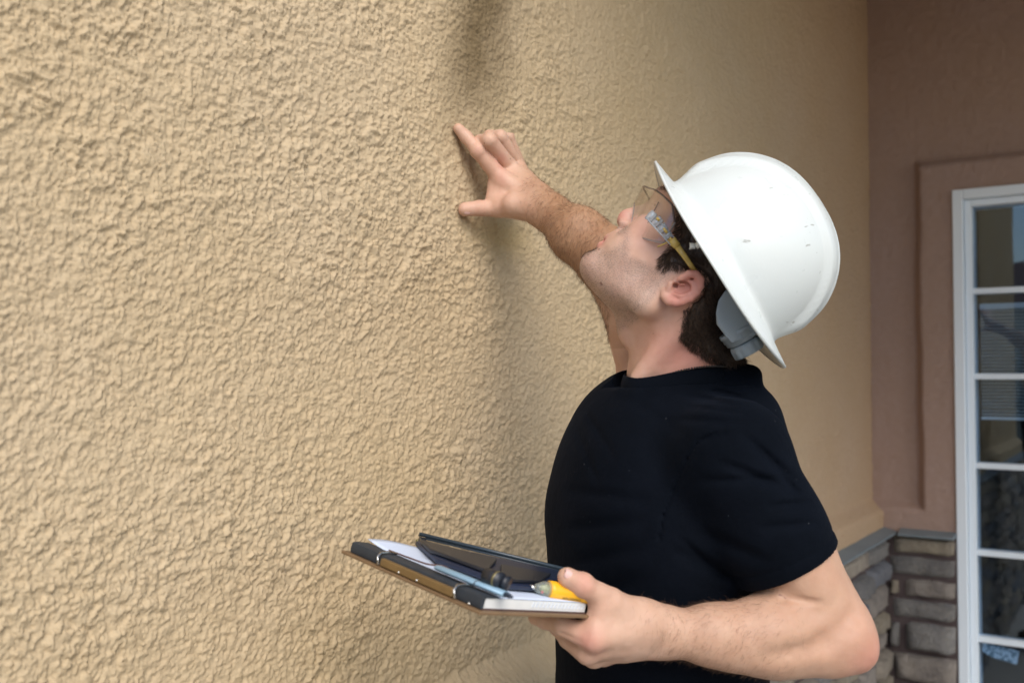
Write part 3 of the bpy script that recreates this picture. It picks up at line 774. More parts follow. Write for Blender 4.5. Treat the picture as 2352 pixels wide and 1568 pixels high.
def hand_r(b):
    b.cap(P(1236, 446, 1.580), RW(1205, 415, 0.075), 0.0180, 0.018, k=0.02)
    b.cap(P(1222, 478, 1.565), RW(1180, 470, 0.085), 0.0180, 0.018, k=0.02)
    b.cap(RW(1212, 455, 0.090), RW(1150, 408, 0.055), 0.0195, 0.0150, k=0.015)
    b.cap(RW(1215, 440, 0.085), RW(1170, 382, 0.055), 0.0180, 0.0135, k=0.012)
    b.cap(RW(1218, 430, 0.075), RW(1184, 372, 0.045), 0.0150, 0.0125, k=0.012)
    b.cap(RW(1220, 425, 0.065), RW(1192, 385, 0.035), 0.0130, 0.0105, k=0.012)
    b.cap(RW(1195, 476, 0.085), RW(1146, 477, 0.055), 0.0185, 0.0145, k=0.016)        # thumb ball
    b.cap(RW(1148, 425, 0.050), RW(1146, 462, 0.052), 0.0130, 0.0130, k=0.012)         # web
    b.cap(RW(1133, 420, 0.040), RW(1126, 455, 0.040), 0.0070, 0.0070, k=0.014)
    b.chain([RW(1148, 408, 0.052), RW(1098, 346, 0.034), RW(1070, 314, 0.017), RW(1053, 296, 0.009)], [0.0140, 0.0116, 0.0100, 0.0088], k=0.005)
    b.ell(RW(1098, 346, 0.035), (0.0122, 0.0124, 0.0126), None, k=0.005)
    b.chain([RW(1168, 380, 0.054), RW(1124, 322, 0.055), RW(1102, 324, 0.030), RW(1094, 334, 0.010)], [0.0130, 0.0116, 0.0098, 0.0085], k=0.002)
    b.chain([RW(1184, 371, 0.046), RW(1149, 314, 0.046), RW(1124, 312, 0.026), RW(1114, 320, 0.010)], [0.0122, 0.0108, 0.0092, 0.0080], k=0.002)
    b.chain([RW(1194, 380, 0.034), RW(1168, 314, 0.034), RW(1138, 296, 0.020), RW(1119, 297, 0.010)], [0.0105, 0.0092, 0.0082, 0.0072], k=0.002)
    b.chain([RW(1150, 480, 0.052), RW(1102, 478, 0.030), RW(1068, 481, 0.013)], [0.0142, 0.0122, 0.0112], k=0.006)
    b.cap(RW(1128, 392, 0.067), RW(1140, 412, 0.07), 0.0008, k=0.005, op='s')
hand_r(armr)
body.sub(armr, 0.004, P(1330, 600, 1.52), 0.42)
def skin_fn(q): return vnoise(q * 420, 61) * 0.00012 + vnoise(q * 130, 62) * 0.00022
body.fn(skin_fn)
t1 = time.time()
BV, BF = surf(body, (-0.12, 1.0, 1.12), (0.46, 1.74, 2.0), 0.0017)
print('body', len(BV), round(time.time() - t1, 1))
BN = vnorm(BV, BF)
bx, by, bd = project(BV)
# ---- skin tint masks (real colour of the skin)
lf = (BV - HO) @ np.array([Fh, Uh, Lh]).T
def g3(p, r): return np.exp(-np.sum((BV - np.asarray(p)) ** 2, 1) / (2 * r * r))
red = np.zeros(len(BV)); 
red += 0.55 * np.clip(g3(EP(1600, 645, 1.19), 0.013) + g3(EP(1560, 690, 1.195), 0.013) + g3(EP(1580, 680, 1.19), 0.012) + g3(EP(1606, 640, 1.19), .01), 0, 1)
red += 0.55 * g3(H(0.112, 0.032), 0.011) + 0.30 * g3(H(0.060, 0.035, 0.055), 0.022)
lips = (g3(H(0.104, -0.0005, 0.0), 0.0048) + g3(H(0.098, -0.003, 0.010), 0.0048) + g3(H(0.102, -0.0135, 0), 0.0055) + g3(H(0.097, -0.012, 0.010), 0.0055))
red += 0.9 * np.clip(lips, 0, 1)
for q, r, a in ((RW(1160, 372, .07), .008, .8), (RW(1148, 405, .07), .010, .5), (P(1346, 1478, 1.03), .012, .4), (RW(1098, 346, .047), .006, .25), (P(1985, 1500, 1.12), .022, .4), (P(1340, 1340, 1.03), .01, .3), (P(1640, 835, 1.25), .03, .35), (P(1540, 800, 1.25), .03, .40), (P(1590, 740, 1.24), .02, .25)):
    red += a * g3(q, r)
inhead = (np.abs(lf[:, 2]) < 0.10) & (lf[:, 0] > -0.02)
stub = np.zeros(len(BV))
jaw = poly_sd(lf[:, 0], lf[:, 1], [(0.125, -0.022), (0.108, -0.020), (0.096, -0.022), (0.084, -0.014), (0.086, 0.004), (0.100, 0.015), (0.122, 0.016), (0.122, 0.022), (0.085, 0.022), (0.060, -0.006), (0.028, 0.006), (0.013, 0.045), (0.002, 0.045), (0.004, 0.0), (0.0, -0.05), (0.010, -0.080), (0.060, -0.085), (0.12, -0.085)])
stub = sstep(0.008, -0.008, jaw + vnoise(BV * 60, 70) * 0.004) * ((bd < 1.37) & (bx < 1560) & (by < 770) & (bx > 1330))
hairy = ((bx > 1235) & (bx < 1400) & (bd > 1.40)) * 0.6 + ((bx > 1440) & (bx < 1850) & (by > 1360)) * 0.5
tan_ = np.where(((bd > 1.40) & (bx < 1500) & (by < 800)), 0.25 + 0.75 * sstep(1150, 1290, bx) - 0.6 * sstep(650, 700, by), 0.0) + np.where((by > 1200) & (bx > 1200), 0.35 + 0.25 * sstep(1480, 1600, bx), 0.0)
msk = np.stack([np.clip(red, 0, 1), stub, np.clip(tan_, 0, 1)], -1)

def skin_mat():
    m = new_mat('skin', (0.55, 0.34, 0.25), 0.48); n = NB(m); b = n.b
    b.inputs['Subsurface Weight'].default_value = 0.12; b.inputs['Subsurface Radius'].default_value = (1.0, 0.35, 0.18); b.inputs['Subsurface Scale'].default_value = 0.006
    b.inputs['Specular IOR Level'].default_value = 0.35
    a = n.attr('mask')
    c = n.mix(n.ramp(n.noise(38, 5, 0.6), [(0.3, 0.0), (0.7, 1.0)]), (0.72, 0.485, 0.375), (0.63, 0.40, 0.295))
    c = n.mix(n.math('MULTIPLY', n.ramp(n.noise(14, 3), [(0.45, 0.0), (0.7, 1.0)]), 0.35), c, (0.58, 0.28, 0.21))
    c = n.mix(a['Blue'], c, n.mix(n.ramp(n.noise(26, 5, 0.6), [(0.35, 0.0), (0.7, 1.0)]), (0.42, 0.245, 0.145), (0.33, 0.175, 0.095)))
    c = n.mix(a['Red'], c, (0.58, 0.17, 0.15))
    dots = n.ramp(n.noise(750, 3, 0.7), [(0.48, 0.0), (0.62, 1.0)])
    st = n.math('MULTIPLY', a['Green'], n.math('ADD', n.math('MULTIPLY', dots, 0.42), 0.30))
    c = n.mix(st, c, (0.20, 0.165, 0.155))
    mole = n.ramp(n.noise(95, 0, 0.0), [(0.865, 0.0), (0.885, 0.7)])
    c = n.mix(mole, c, (0.18, 0.07, 0.05))
    n.color(c)
    n.normal(n.bump(n.noise(900, 3, 0.6), 0.0005, 0.5, n.bump(n.noise(220, 3, 0.6), 0.0008, 0.35)))
    n.l(n.ramp(n.noise(60, 3), [(0.3, 0.40), (0.7, 0.58)]), b.inputs['Roughness'])
    return m
M['skin'] = skin_mat()
man = root('person', P(1510, 1200, 1.32) * np.array([1, 1, 0]), 'man in a black t-shirt and white hard hat looking up, one hand on the wall', 'person')
part('body', BV, BF, M['skin'], man, True, {'mask': msk})

# ---- hair
hm = new_mat('hair', (0.045, 0.027, 0.017), 0.5); n = NB(hm)
n.color(n.mix(n.ramp(n.noise(300, 3), [(0.35, 0.0), (0.7, 1.0)]), (0.022, 0.013, 0.009), (0.085, 0.050, 0.030)))
def to_fu(px, py, Z):
    q = P(px, py, Z) - HO; return (q @ Fh, q @ Uh)
hp = [(1562, 470), (1561, 520), (1556, 552), (1540, 572), (1520, 597), (1524, 615), (1545, 611), (1572, 621), (1600, 622), (1624, 645), (1610, 676), (1590, 695), (1576, 715), (1574, 745), (1570, 768), (1594, 788), (1640, 814), (1690, 832), (1790, 812), (1830, 650), (1740, 430), (1620, 400)]
HPOLY = [to_fu(a, b, 1.215) for a, b in hp]
hb = Sdf(); hb.p = [p for p in head.p if p[0] != 'sdf']; hb.cap(neckA, neckB, 0.054, 0.0575, k=0.03); hb.cap(P(1600, 700, 1.225), P(1466, 868, 1.262), 0.0105, 0.009, k=0.022); hb.cap(P(1615, 760, 1.285), P(1680, 905, 1.285), 0.028, 0.030, k=0.03)
hair = Sdf(); hair.sub(hb, 0, HO, 0.5)
hair.fn(lambda q: -0.0030 + vnoise(q * np.array([160, 160, 160]), 77) * 0.0012)
def hair_reg(q):
    l = q - HO; e = poly_sd(l @ Fh, l @ Uh, HPOLY)
    e = e + 0.002 + vnoise(q * 190, 78) * 0.0022
    e = np.maximum(e, ((l @ Uh) - 0.135))
    return e
hair.fn(hair_reg, op='i', k=0.004)
HV, HF = surf(hair, HO + np.array([-0.12, -0.12, -0.16]), HO + np.array([0.24, 0.14, 0.2]), 0.002)
# strands over it
HNn = vnorm(HV, HF)
qx, qy, qd = project(HV)
cand = np.where((qd < 1.33) & (HNn[:, 1] < 0.45) & (qx < 1730))[0]
sel = RNG.choice(cand, 16000)
hroot = HV[sel] + RNG.normal(size=(len(sel), 3)) * 0.0008 - HNn[sel] * 0.0012
rl = hroot - HO; ff = rl @ Fh
comb = (-Fh * 0.75 - Uh * 0.55)[None] + np.where((ff > 0.02)[:, None], (-Uh * 0.7 + Fh * 0.35)[None], 0) 
nape = ((rl @ Uh) < -0.02)
comb = np.where(nape[:, None], (-Uh * 0.5 - Fh * 0.25 )[None] + np.array([0, 0, -0.3]), comb)
SV, SF = strands(hroot, np.array(comb), HNn[sel], 0.014, 0.00034, 0.0036, 3)
nb_ = len(HV)
allf = [tuple(f) for f in HF] + [tuple(i + nb_ for i in f) for f in SF]
ld = (BV - HO); pdm = poly_sd(ld @ Fh, ld @ Uh, HPOLY)
ec = np.where((pdm < 0.0035) & (pdm > -0.004) & (BN[:, 1] < 0.3) & (bd < 1.30) & (bx < 1700) & (np.linalg.norm(BV - EP(1570, 662, 1.2), axis=1) > 0.026))[0]
if len(ec):
    es = RNG.choice(ec, 3800); er_ = BV[es] + RNG.normal(size=(len(es), 3)) * 0.0006; rl2 = er_ - HO
    cb2 = np.where(((rl2 @ Uh) < -0.02)[:, None], (-Uh * 0.3 - Fh * 0.1)[None] + np.array([0.1, 0, -0.6]), (-Fh * 0.5 - Uh * 0.55)[None] + np.where(((rl2 @ Fh) > 0.02)[:, None], (-Uh * 0.5 + Fh * 0.75)[None], 0))
    EV, EF = strands(er_, cb2, BN[es], 0.0085, 0.00022, 0.0016, 8)
    n2 = nb_ + len(SV); allf += [tuple(i + n2 for i in f) for f in EF]; SV = np.concatenate([SV, EV])
part('hair', np.concatenate([HV, SV]), allf, hm, man, True)
# eyebrow (his left)
bm_ = []
rr = np.random.default_rng(5); tt = rr.random(420)
er = np.array([H(0.1015 - 0.022 * t ** 1.5, 0.0865 + 0.003 * math.sin(t * 3) + rr.normal() * 0.0022, 0.012 + 0.038 * t) for t in tt])
d_ = np.tile(Lh * 0.8 - Fh * 0.3 + Uh * 0.15, (len(er), 1)); nn_ = np.tile(nrm(Fh + Lh * 0.5), (len(er), 1))
v_, f_ = strands(er, d_, nn_, 0.008, 0.00022, 0.0012, 6); part('eyebrow', v_, f_, hm, man, True)
# stubble hairs and arm hair
def surface_hair(name, mask, count, length, width, lift, comb, mat, seed):
    c = np.where(mask)[0]
    if not len(c): return
    r_ = np.random.default_rng(seed); s_ = r_.choice(c, count)
    rp = BV[s_] + r_.normal(size=(count, 3)) * 0.0007
    v, f = strands(rp, np.tile(comb, (count, 1)), BN[s_], length, width, lift, seed); part(name, v, f, mat, man, True)
ahm = new_mat('arm_hair_mat', (0.20, 0.11, 0.06), 0.5)
surface_hair('stubble', (stub > 0.5) & (BN[:, 1] < 0.3), 3600, 0.0016, 0.00011, 0.0008, nrm(-Uh + Fh * 0.2), hm, 12)
soul = (np.abs(lf[:, 2]) < 0.022) & (lf[:, 1] < -0.017) & (lf[:, 1] > -0.040) & (lf[:, 0] > 0.090)
surface_hair('beard', soul, 420, 0.0040, 0.00012, 0.0018, nrm(-Uh), hm, 13)
RH = np.random.default_rng(99).random(len(BV))
surface_hair('forearm_hair', (RH < sstep(1440, 1580, bx) * (1 - 0.8 * sstep(1680, 1850, bx))) & (bx > 1440) & (bx < 1850) & (by > 1370) & (BN[:, 1] < 0.4), 5000, 0.009, 0.00010, 0.0022, nrm([-0.5, 0, -0.6]), ahm, 14)
surface_hair('forearm_hair', (RH < sstep(1175, 1300, bx)) & (bx > 1170) & (bx < 1400) & (bd > 1.40) & (BN[:, 1] < 0.4), 4200, 0.009, 0.00015, 0.0025, nrm([-0.2, 0, -0.8]), ahm, 15)
# nails
nm = new_mat('fingernail', (0.72, 0.47, 0.42), 0.28)
def nail(c, along, out, l, w_):
    along = nrm(along); out = nrm(out - along * np.dot(out, along)); side = np.cross(along, out); V = []; F = []; nx, ny = 8, 6
    for i in range(nx + 1):
        for j in range(ny + 1):
            u = (i / nx - .5) * 2; v = (j / ny - .5) * 2
            hw = w_ * math.sqrt(max(0.05, 1 - max(0, abs(u) - 0.45) ** 2 * 2.2))
            V.append(c + along * l * u + side * hw * math.sin(v * 1.0) * 1.05 + out * (hw * (math.cos(v * 1.0) - 1) * 1.1 - 0.0006 * u * u))
    for i in range(nx):
        for j in range(ny):
            k = i * (ny + 1) + j; F.append((k, k + ny + 1, k + ny + 2, k + 1))
    V = np.array(V); n0 = len(V); V = np.concatenate([V, V - out * 0.0009]); F = F + [tuple(n0 + i for i in f[::-1]) for f in F]
    part('fingernail', V, F, nm, man, True)
tip = P(1303, 1325, 1.032); ax_ = nrm(P(1303, 1325, 1.032) - P(1338, 1344, 1.040)); outv = nrm(np.array([0.35, -0.75, 0.45])); nail(tip + outv * 0.0106, ax_, outv, 0.0068, 0.0060)
tip = RW(1057, 300, 0.010); ax_ = nrm(RW(1053, 296, 0.009) - RW(1070, 314, 0.017)); outv = nrm(np.array([0.62, -0.7, 0.35])); nail(tip + outv * 0.0090, ax_, outv, 0.0060, 0.0052)
tip = RW(1074, 481, 0.016); ax_ = nrm(RW(1068, 481, 0.013) - RW(1102, 478, 0.030)); outv = nrm(np.array([0.2, -0.75, -0.6])); nail(tip + outv * 0.0113, ax_, outv, 0.0068, 0.0062)

# ---- clothing
TA = (nrm([0.97, 0.25, 0]), nrm([-0.25, 0.97, 0]), (0, 0, 1))
shirt = Sdf()
shirt.ell(P(1497, 1190, 1.32), (0.134, 0.185, 0.200), TA)
shirt.ell(P(1512, 1500, 1.32), (0.134, 0.170, 0.33), TA, k=0.05)
shirt.cap(P(1478, 985, 1.36), P(1428, 985, 1.470), 0.066, 0.052, k=0.04)          # far shoulder
shirt.cap(P(1450, 1000, 1.475), P(1508, 930, 1.485), 0.045, 0.045, k=0.02)
shirt.cap(P(1515, 910, 1.490), P(1502, 760, 1.480), 0.050, 0.048, k=0.02)
shirt.cap(P(1560, 990, 1.29), P(1672, 1046, 1.18), 0.056, 0.068, k=0.03)          # near shoulder
hemP = P(1822, 1300, 1.14); hemN = nrm(P(1868, 1398, 1.14) - P(1822, 1300, 1.14))
sleeve = Sdf()
sleeve.cap(P(1680, 1062, 1.175), P(1765, 1215, 1.150), 0.070, 0.064)
sleeve.cap(P(1765, 1215, 1.150), P(1850, 1350, 1.145), 0.0630, 0.0605, k=0.02)
def hem_cut(q):
    l = q - hemP; s_ = l @ hemN; side = np.linalg.norm(l - s_[:, None] * hemN, axis=1)
    return s_ + 0.8 * side ** 2
def hem_band(q):
    l = q - hemP; s_ = l @ hemN; side = np.linalg.norm(l - s_[:, None] * hemN, axis=1); s_ = s_ + 0.8 * side ** 2
    return 0.0013 * np.exp(-((s_ + 0.017) / 0.0022) ** 2) - 0.0006 * sstep(-0.018, -0.014, s_)
sleeve.fn(hem_band)
sleeve.fn(hem_cut, op='i', k=0.003)
sleeve.cap(P(1835, 1322, 1.146), P(1935, 1465, 1.142), 0.0550, 0.0530, k=0.003, op='s')
shirt.sub(sleeve, 0.022, P(1760, 1200, 1.155), 0.17)
shirt.cap(P(1640, 905, 1.30), P(1700, 960, 1.27), 0.038, 0.042, k=0.03)            # back bunched behind the neck
shirt.cap(P(1700, 970, 1.27), P(1742, 1075, 1.25), 0.045, 0.050, k=0.03)
ring0 = [(1436, 892, 1.300), (1446, 900, 1.270), (1470, 903, 1.252), (1510, 899, 1.246), (1560, 890, 1.245), (1610, 882, 1.250), (1650, 878, 1.265), (1672, 872, 1.30), (1660, 868, 1.345), (1600, 872, 1.38), (1520, 876, 1.385), (1462, 884, 1.36), (1436, 892, 1.300)]
shirt.chain([P(*q) for q in ring0], [0.0105] * 13, k=0.016)
shirt.ell(P(1520, 985, 1.31), (0.075, 0.080, 0.042), TA, k=0.025)                       # yoke
# neck opening
shirt.cap(P(1545, 780, 1.305), P(1540, 850, 1.308), 0.0625, 0.0605, k=0.004, op='s')
shirt.cap(P(1600, 790, 1.32), P(1622, 836, 1.33), 0.040, 0.030, k=0.004, op='s')
# folds: raised ridges and pressed valleys
def fold(a, b, r, k, op='s', off=0.0):
    shirt.cap(P(*a), P(*b), r, r * 0.6, k=k, op=op)
folds = [((1600, 1010), (1830, 1095), 0.94), ((1585, 1085), (1780, 1110), 0.9), ((1560, 1190), (1700, 1330), 0.9), ((1640, 1000), (1720, 985), 0.9)]
arm_ax = nrm(P(1838, 1330, 1.145) - P(1680, 1062, 1.175))
seamw = P(1545, 1120, 1.18)
def shirt_fn(q):
    x, y, dd = (lambda a: a)(project(q))
    e = vnoise(q * np.array([8, 8, 16]), 90) * 0.0022 + vnoise(q * np.array([22, 22, 40]) + 5, 91) * 0.0006
    # drag folds running from the shoulder over the sleeve and across the chest
    near = dd < 1.36
    def line(x0, y0, x1, y1, wpx, amp, taper=1.0):
        ex, ey = x1 - x0, y1 - y0; L2 = ex * ex + ey * ey
        t = ((x - x0) * ex + (y - y0) * ey) / L2; tt_ = np.clip(t, 0, 1)
        dx = x - x0 - tt_ * ex; dy = y - y0 - tt_ * ey
        c = np.abs(tt_ - 0.5) * 2
        sg = np.sign(ex * dy - ey * dx) * np.hypot(dx, dy) / wpx
        return amp * (1.35 if x0 > 1530 else 0.75) * (1 - c ** 2) * np.exp(-sg * sg) * (1 + 0.8 * sg) * near
    e = e + line(1595, 1012, 1700, 985, 9, 0.0030) + line(1700, 985, 1845, 1120, 12, 0.0045)
    e = e + line(1640, 1050, 1835, 1130, 12, 0.0040) + line(1600, 1100, 1800, 1098, 10, 0.0030)
    e = e + line(1760, 1160, 1870, 1150, 10, 0.0035) + line(1740, 1210, 1885, 1195, 11, 0.0030) + line(1790, 1085, 1842, 1135, 8, 0.004)
    e = e + line(1540, 1250, 1720, 1340, 16, 0.0050) + line(1600, 1210, 1780, 1290, 16, 0.0030) + line(1560, 1230, 1640, 1300, 9, 0.0035)
    e = e + line(1290, 1120, 1500, 1145, 16, 0.0035) + line(1280, 1210, 1490, 1190, 18, 0.0040) + line(1275, 1300, 1480, 1250, 20, 0.0040) + line(1290, 1400, 1500, 1310, 22, 0.0045)
    e = e + line(1300, 1500, 1560, 1400, 20, 0.004) + line(1340, 930, 1420, 1060, 9, 0.0035) + line(1320, 960, 1380, 1120, 9, 0.003)
    e = e + line(1440, 905, 1600, 1010, 16, 0.0025) + line(1560, 900, 1700, 930, 9, 0.0030) + line(1620, 890, 1735, 915, 6, 0.003) + line(1540, 960, 1760, 970, 10, 0.0028)
    e = e + line(1570, 930, 1740, 950, 7, 0.0022)
    # sleeve seam and hem stitching
    for a_, b_ in (((1667, 980), (1601, 1017)), ((1601, 1017), (1579, 1054)), ((1579, 1054), (1546, 1127)), ((1546, 1127), (1524, 1182)), ((1524, 1182), (1513, 1240))):
        ex, ey = b_[0] - a_[0], b_[1] - a_[1]; t = np.clip(((x - a_[0]) * ex + (y - a_[1]) * ey) / (ex * ex + ey * ey), 0, 1)
        ds = np.hypot(x - a_[0] - t * ex, y - a_[1] - t * ey); e = e + 0.0030 * np.exp(-(ds / 3.5) ** 2) * near
    return e
shirt.fn(shirt_fn)
# close round the neck: nothing of the shirt stands above the neckline
nA, nB_, nC = P(1434, 874, 1.30), P(1560, 868, 1.243), P(1665, 858, 1.31)
nN = nrm(np.cross(nB_ - nA, nC - nA)); nN = nN if nN[2] > 0 else -nN
def neck_cut(q):
    hd_ = np.hypot(q[:, 0] - neckB[0], q[:, 1] - neckB[1]); return np.where((hd_ < np.where(q[:, 1] > 1.31, 0.074, 0.105)), (q - nA) @ nN + 0.008, -0.05)
shirt.fn(neck_cut, op='i', k=0.003)
shirt.cap(P(1664, 857, 1.275), P(1724, 864, 1.270), 0.0175, 0.0120, k=0.010)
shirt.cap(P(1727, 862, 1.268), P(1716, 905, 1.265), 0.0105, 0.0150, k=0.010)
shirt.cap(P(1690, 890, 1.29), P(1702, 945, 1.275), 0.026, 0.030, k=0.02)
shirt.cap(P(1664, 886, 1.250), P(1748, 880, 1.250), 0.0022, 0.0018, k=0.005, op='s')
def far_cut(q):
    l = q - P(1430, 800, 1.46); s_ = l @ nrm(np.array([-0.75, -0.15, 0.8]))
    px_, py_, dd = project(q)
    return np.where((dd > 1.39) & (py_ < 860), s_ - 0.006, -0.05)
shirt.fn(far_cut, op='i', k=0.003)
t1 = time.time()
CV, CF = biggest(*surf(shirt, (-0.06, 1.0, 0.98), (0.46, 1.66, 1.70), 0.0025))
print('shirt', len(CV), round(time.time() - t1, 1))
cm = new_mat('black_cotton', (0.012, 0.015, 0.022), 0.85); n = NB(cm)
n.b.inputs['Sheen Weight'].default_value = 0.018; n.b.inputs['Sheen Roughness'].default_value = 0.5; n.b.inputs['Sheen Tint'].default_value = (0.5, 0.65, 1, 1); n.b.inputs['Specular IOR Level'].default_value = 0.05
c = n.mix(n.ramp(n.noise(12, 5, 0.6), [(0.3, 0.0), (0.7, 1.0)]), (0.0016, 0.0027, 0.0050), (0.0032, 0.0048, 0.0086))
c = n.mix(n.ramp(n.noise(170, 1, 0.5), [(0.79, 0.0), (0.84, 0.5)]), c, (0.12, 0.13, 0.15))
n.color(c)
wv = n.n('ShaderNodeTexWave', Scale=420.0, Distortion=2.0); n.l(n.co, wv.inputs['Vector'])
n.normal(n.bump(n.noise(1400, 2), 0.0004, 0.6, n.bump(n.noise(45, 5, 0.65), 0.004, 0.45)))
part('t_shirt', CV, CF, cm, man, True)
# ribbed collar band round the neck
ring = [(1436, 880, 1.300), (1442, 884, 1.268), (1465, 888, 1.248), (1500, 884, 1.240), (1540, 876, 1.238), (1580, 869, 1.240), (1620, 863, 1.246), (1655, 860, 1.262), (1688, 856, 1.290), (1700, 850, 1.320), (1680, 842, 1.350), (1640, 846, 1.372), (1580, 852, 1.385), (1520, 858, 1.385), (1470, 866, 1.372), (1442, 874, 1.340)]
pts = [P(*q) for q in ring]; m2 = []
def catmull(pts, k=5, closed=True):
    out = []; n_ = len(pts)
    for i in range(n_ if closed else n_ - 1):
        p0, p1, p2, p3 = (pts[(i - 1) % n_], pts[i], pts[(i + 1) % n_], pts[(i + 2) % n_]) if closed else (pts[max(i - 1, 0)], pts[i], pts[i + 1], pts[min(i + 2, n_ - 1)])
        for j in range(k):
            t = j / k; out.append(0.5 * ((2 * p1) + (-p0 + p2) * t + (2 * p0 - 5 * p1 + 4 * p2 - p3) * t * t + (-p0 + 3 * p1 - 3 * p2 + p3) * t ** 3))
    if not closed: out.append(pts[-1])
    return out
cp_ = catmull(pts, 6)
cc_ = np.mean(cp_, 0); V = []; F = []; prof = [(-0.0030, -0.018), (0.0000, -0.0185), (0.0012, 0.0), (0.0006, 0.0095), (-0.0008, 0.0110), (-0.0022, 0.0095), (-0.0030, 0.0)]
for i, p in enumerate(cp_):
    o_ = p - cc_; o_[2] = 0; o_ = nrm(o_)
    for a, b_ in prof: V.append(p + o_ * (a + 0.0045) + (np.array([0, 0, 1.0]) - o_ * 0.25) * b_)
m_ = len(prof); n_ = len(cp_)
for i in range(n_):
    for j in range(m_): F.append((i * m_ + j, ((i + 1) % n_) * m_ + j, ((i + 1) % n_) * m_ + (j + 1) % m_, i * m_ + (j + 1) % m_))
part('collar', V, F, cm, man, True)
# trousers and boots, below the picture
tr_ = Sdf(); tm = new_mat('denim', (0.03, 0.045, 0.09), 0.85); n = NB(tm); n.color(n.mix(n.noise(60, 4), (0.02, 0.03, 0.07), (0.05, 0.07, 0.12)))
hipc = np.array([0.205, 1.32, 0.92]); Lv = np.array([0.25, -0.97, 0]); Fv = np.array([-0.97, -0.25, 0])
tr_.ell(hipc, (0.125, 0.165, 0.13), TA)
for s in (1, -1):
    h_ = hipc + Lv * 0.09 * s + np.array([0, 0, -0.06]); kn = np.array([*(h_[:2] + Fv[:2] * 0.03), 0.50]); an = np.array([*(h_[:2] + Lv[:2] * 0.01 * s), 0.10])
    tr_.cap(h_, kn, 0.092, 0.066, k=0.03); tr_.cap(kn, an, 0.064, 0.052, k=0.02)
tv, tf = surf(tr_, (-0.05, 1.0, 0.0), (0.46, 1.64, 1.1), 0.008); part('trousers', tv, tf, tm, man, True)
bmx = new_mat('boot_leather', (0.10, 0.06, 0.035), 0.6)
for s in (1, -1):
    h_ = hipc + Lv * 0.10 * s; bt = Sdf(); a = np.array([*h_[:2], 0.07])
    bt.cap(a + np.array([0, 0, 0.07]), a, 0.050, 0.046); bt.cap(a - np.array([0, 0, .02]), np.array([*(h_[:2] + Fv[:2] * 0.16), 0.045]), 0.042, 0.038, k=0.03)
    bt.fn(lambda q: 0.004 - q[:, 2], op='i')
    v_, f_ = surf(bt, a - 0.25, a + 0.25, 0.006); part('boot', v_, f_, bmx, man, True)
# bead necklace
nk = catmull([P(*q) for q in [(1530, 862, 1.240), (1556, 853, 1.2385), (1588, 846, 1.2375), (1620, 842, 1.240), (1648, 841, 1.247), (1670, 842, 1.262)]], 30, False)
acc = 0; last = nk[0]; mb = MB()
for p in nk:
    if np.linalg.norm(p - last) >= 0.0030 or p is nk[0]:
        mb.sphere(p, 0.0015, 8, 6); last = p
nkm = new_mat('bead', (0.02, 0.015, 0.012), 0.3)
o = mb.build('necklace', nkm, None, True); thing(o, 'thin dark beaded necklace just above the shirt collar', 'necklace')
print('man', round(time.time() - T0, 1))
# ================================================================ HARD HAT
hA = P(1508, 371, 1.285); hB = P(1806, 842, 1.262); hC = (hA + hB) / 2
hf = nrm(hA - hB); hL_ = np.array([0, -1.0, 0]); hL_ = nrm(hL_ - hf * (hL_ @ hf)); hU = np.cross(hf, hL_); hU = hU if hU[2] > 0 else -hU
ta = math.radians(9); hU, hL_ = hU * math.cos(ta) + hL_ * math.sin(ta), hL_ * math.cos(ta) - hU * math.sin(ta)     # leaning a little towards the camera
HLn = np.linalg.norm(hA - hB) / 2
hatroot = root('hard_hat', hC, 'white full brim hard hat with scuffs worn by the man', 'hard hat')
def plastic(name, c1, c2, rough=0.3):
    m = new_mat(name, c1, rough); n = NB(m)
    c = n.mix(n.noise(9, 3), c1, c2)
    mp = n.n('ShaderNodeMapping'); mp.inputs['Scale'].default_value = (60, 60, 190); mp.inputs['Rotation'].default_value = (0.3, 0.5, 0.4); n.l(n.co, mp.inputs['Vector'])
    sc = n.ramp(n.noise(1.0, 2, 0.5, mp.outputs[0]), [(0.67, 0.0), (0.72, 0.65)])
    area = n.ramp(n.noise(14, 2), [(0.50, 0.0), (0.58, 1.0)])
    c = n.mix(n.math('MULTIPLY', sc, area), c, (0.20, 0.19, 0.16))
    sm = n.ramp(n.noise(30, 4, 0.6), [(0.64, 0.0), (0.82, 0.30)]); c = n.mix(sm, c, (0.45, 0.47, 0.42))
    n.color(c); n.l(n.ramp(n.noise(40, 3), [(0.3, rough - 0.05), (0.7, rough + 0.14)]), n.b.inputs['Roughness'])
    n.normal(n.bump(n.noise(240, 3), 0.0004, 0.35)); n.b.inputs['Coat Weight'].default_value = 0.0
    return m
hatm = plastic('hat_plastic', (0.615, 0.67, 0.665), (0.655, 0.69, 0.68))
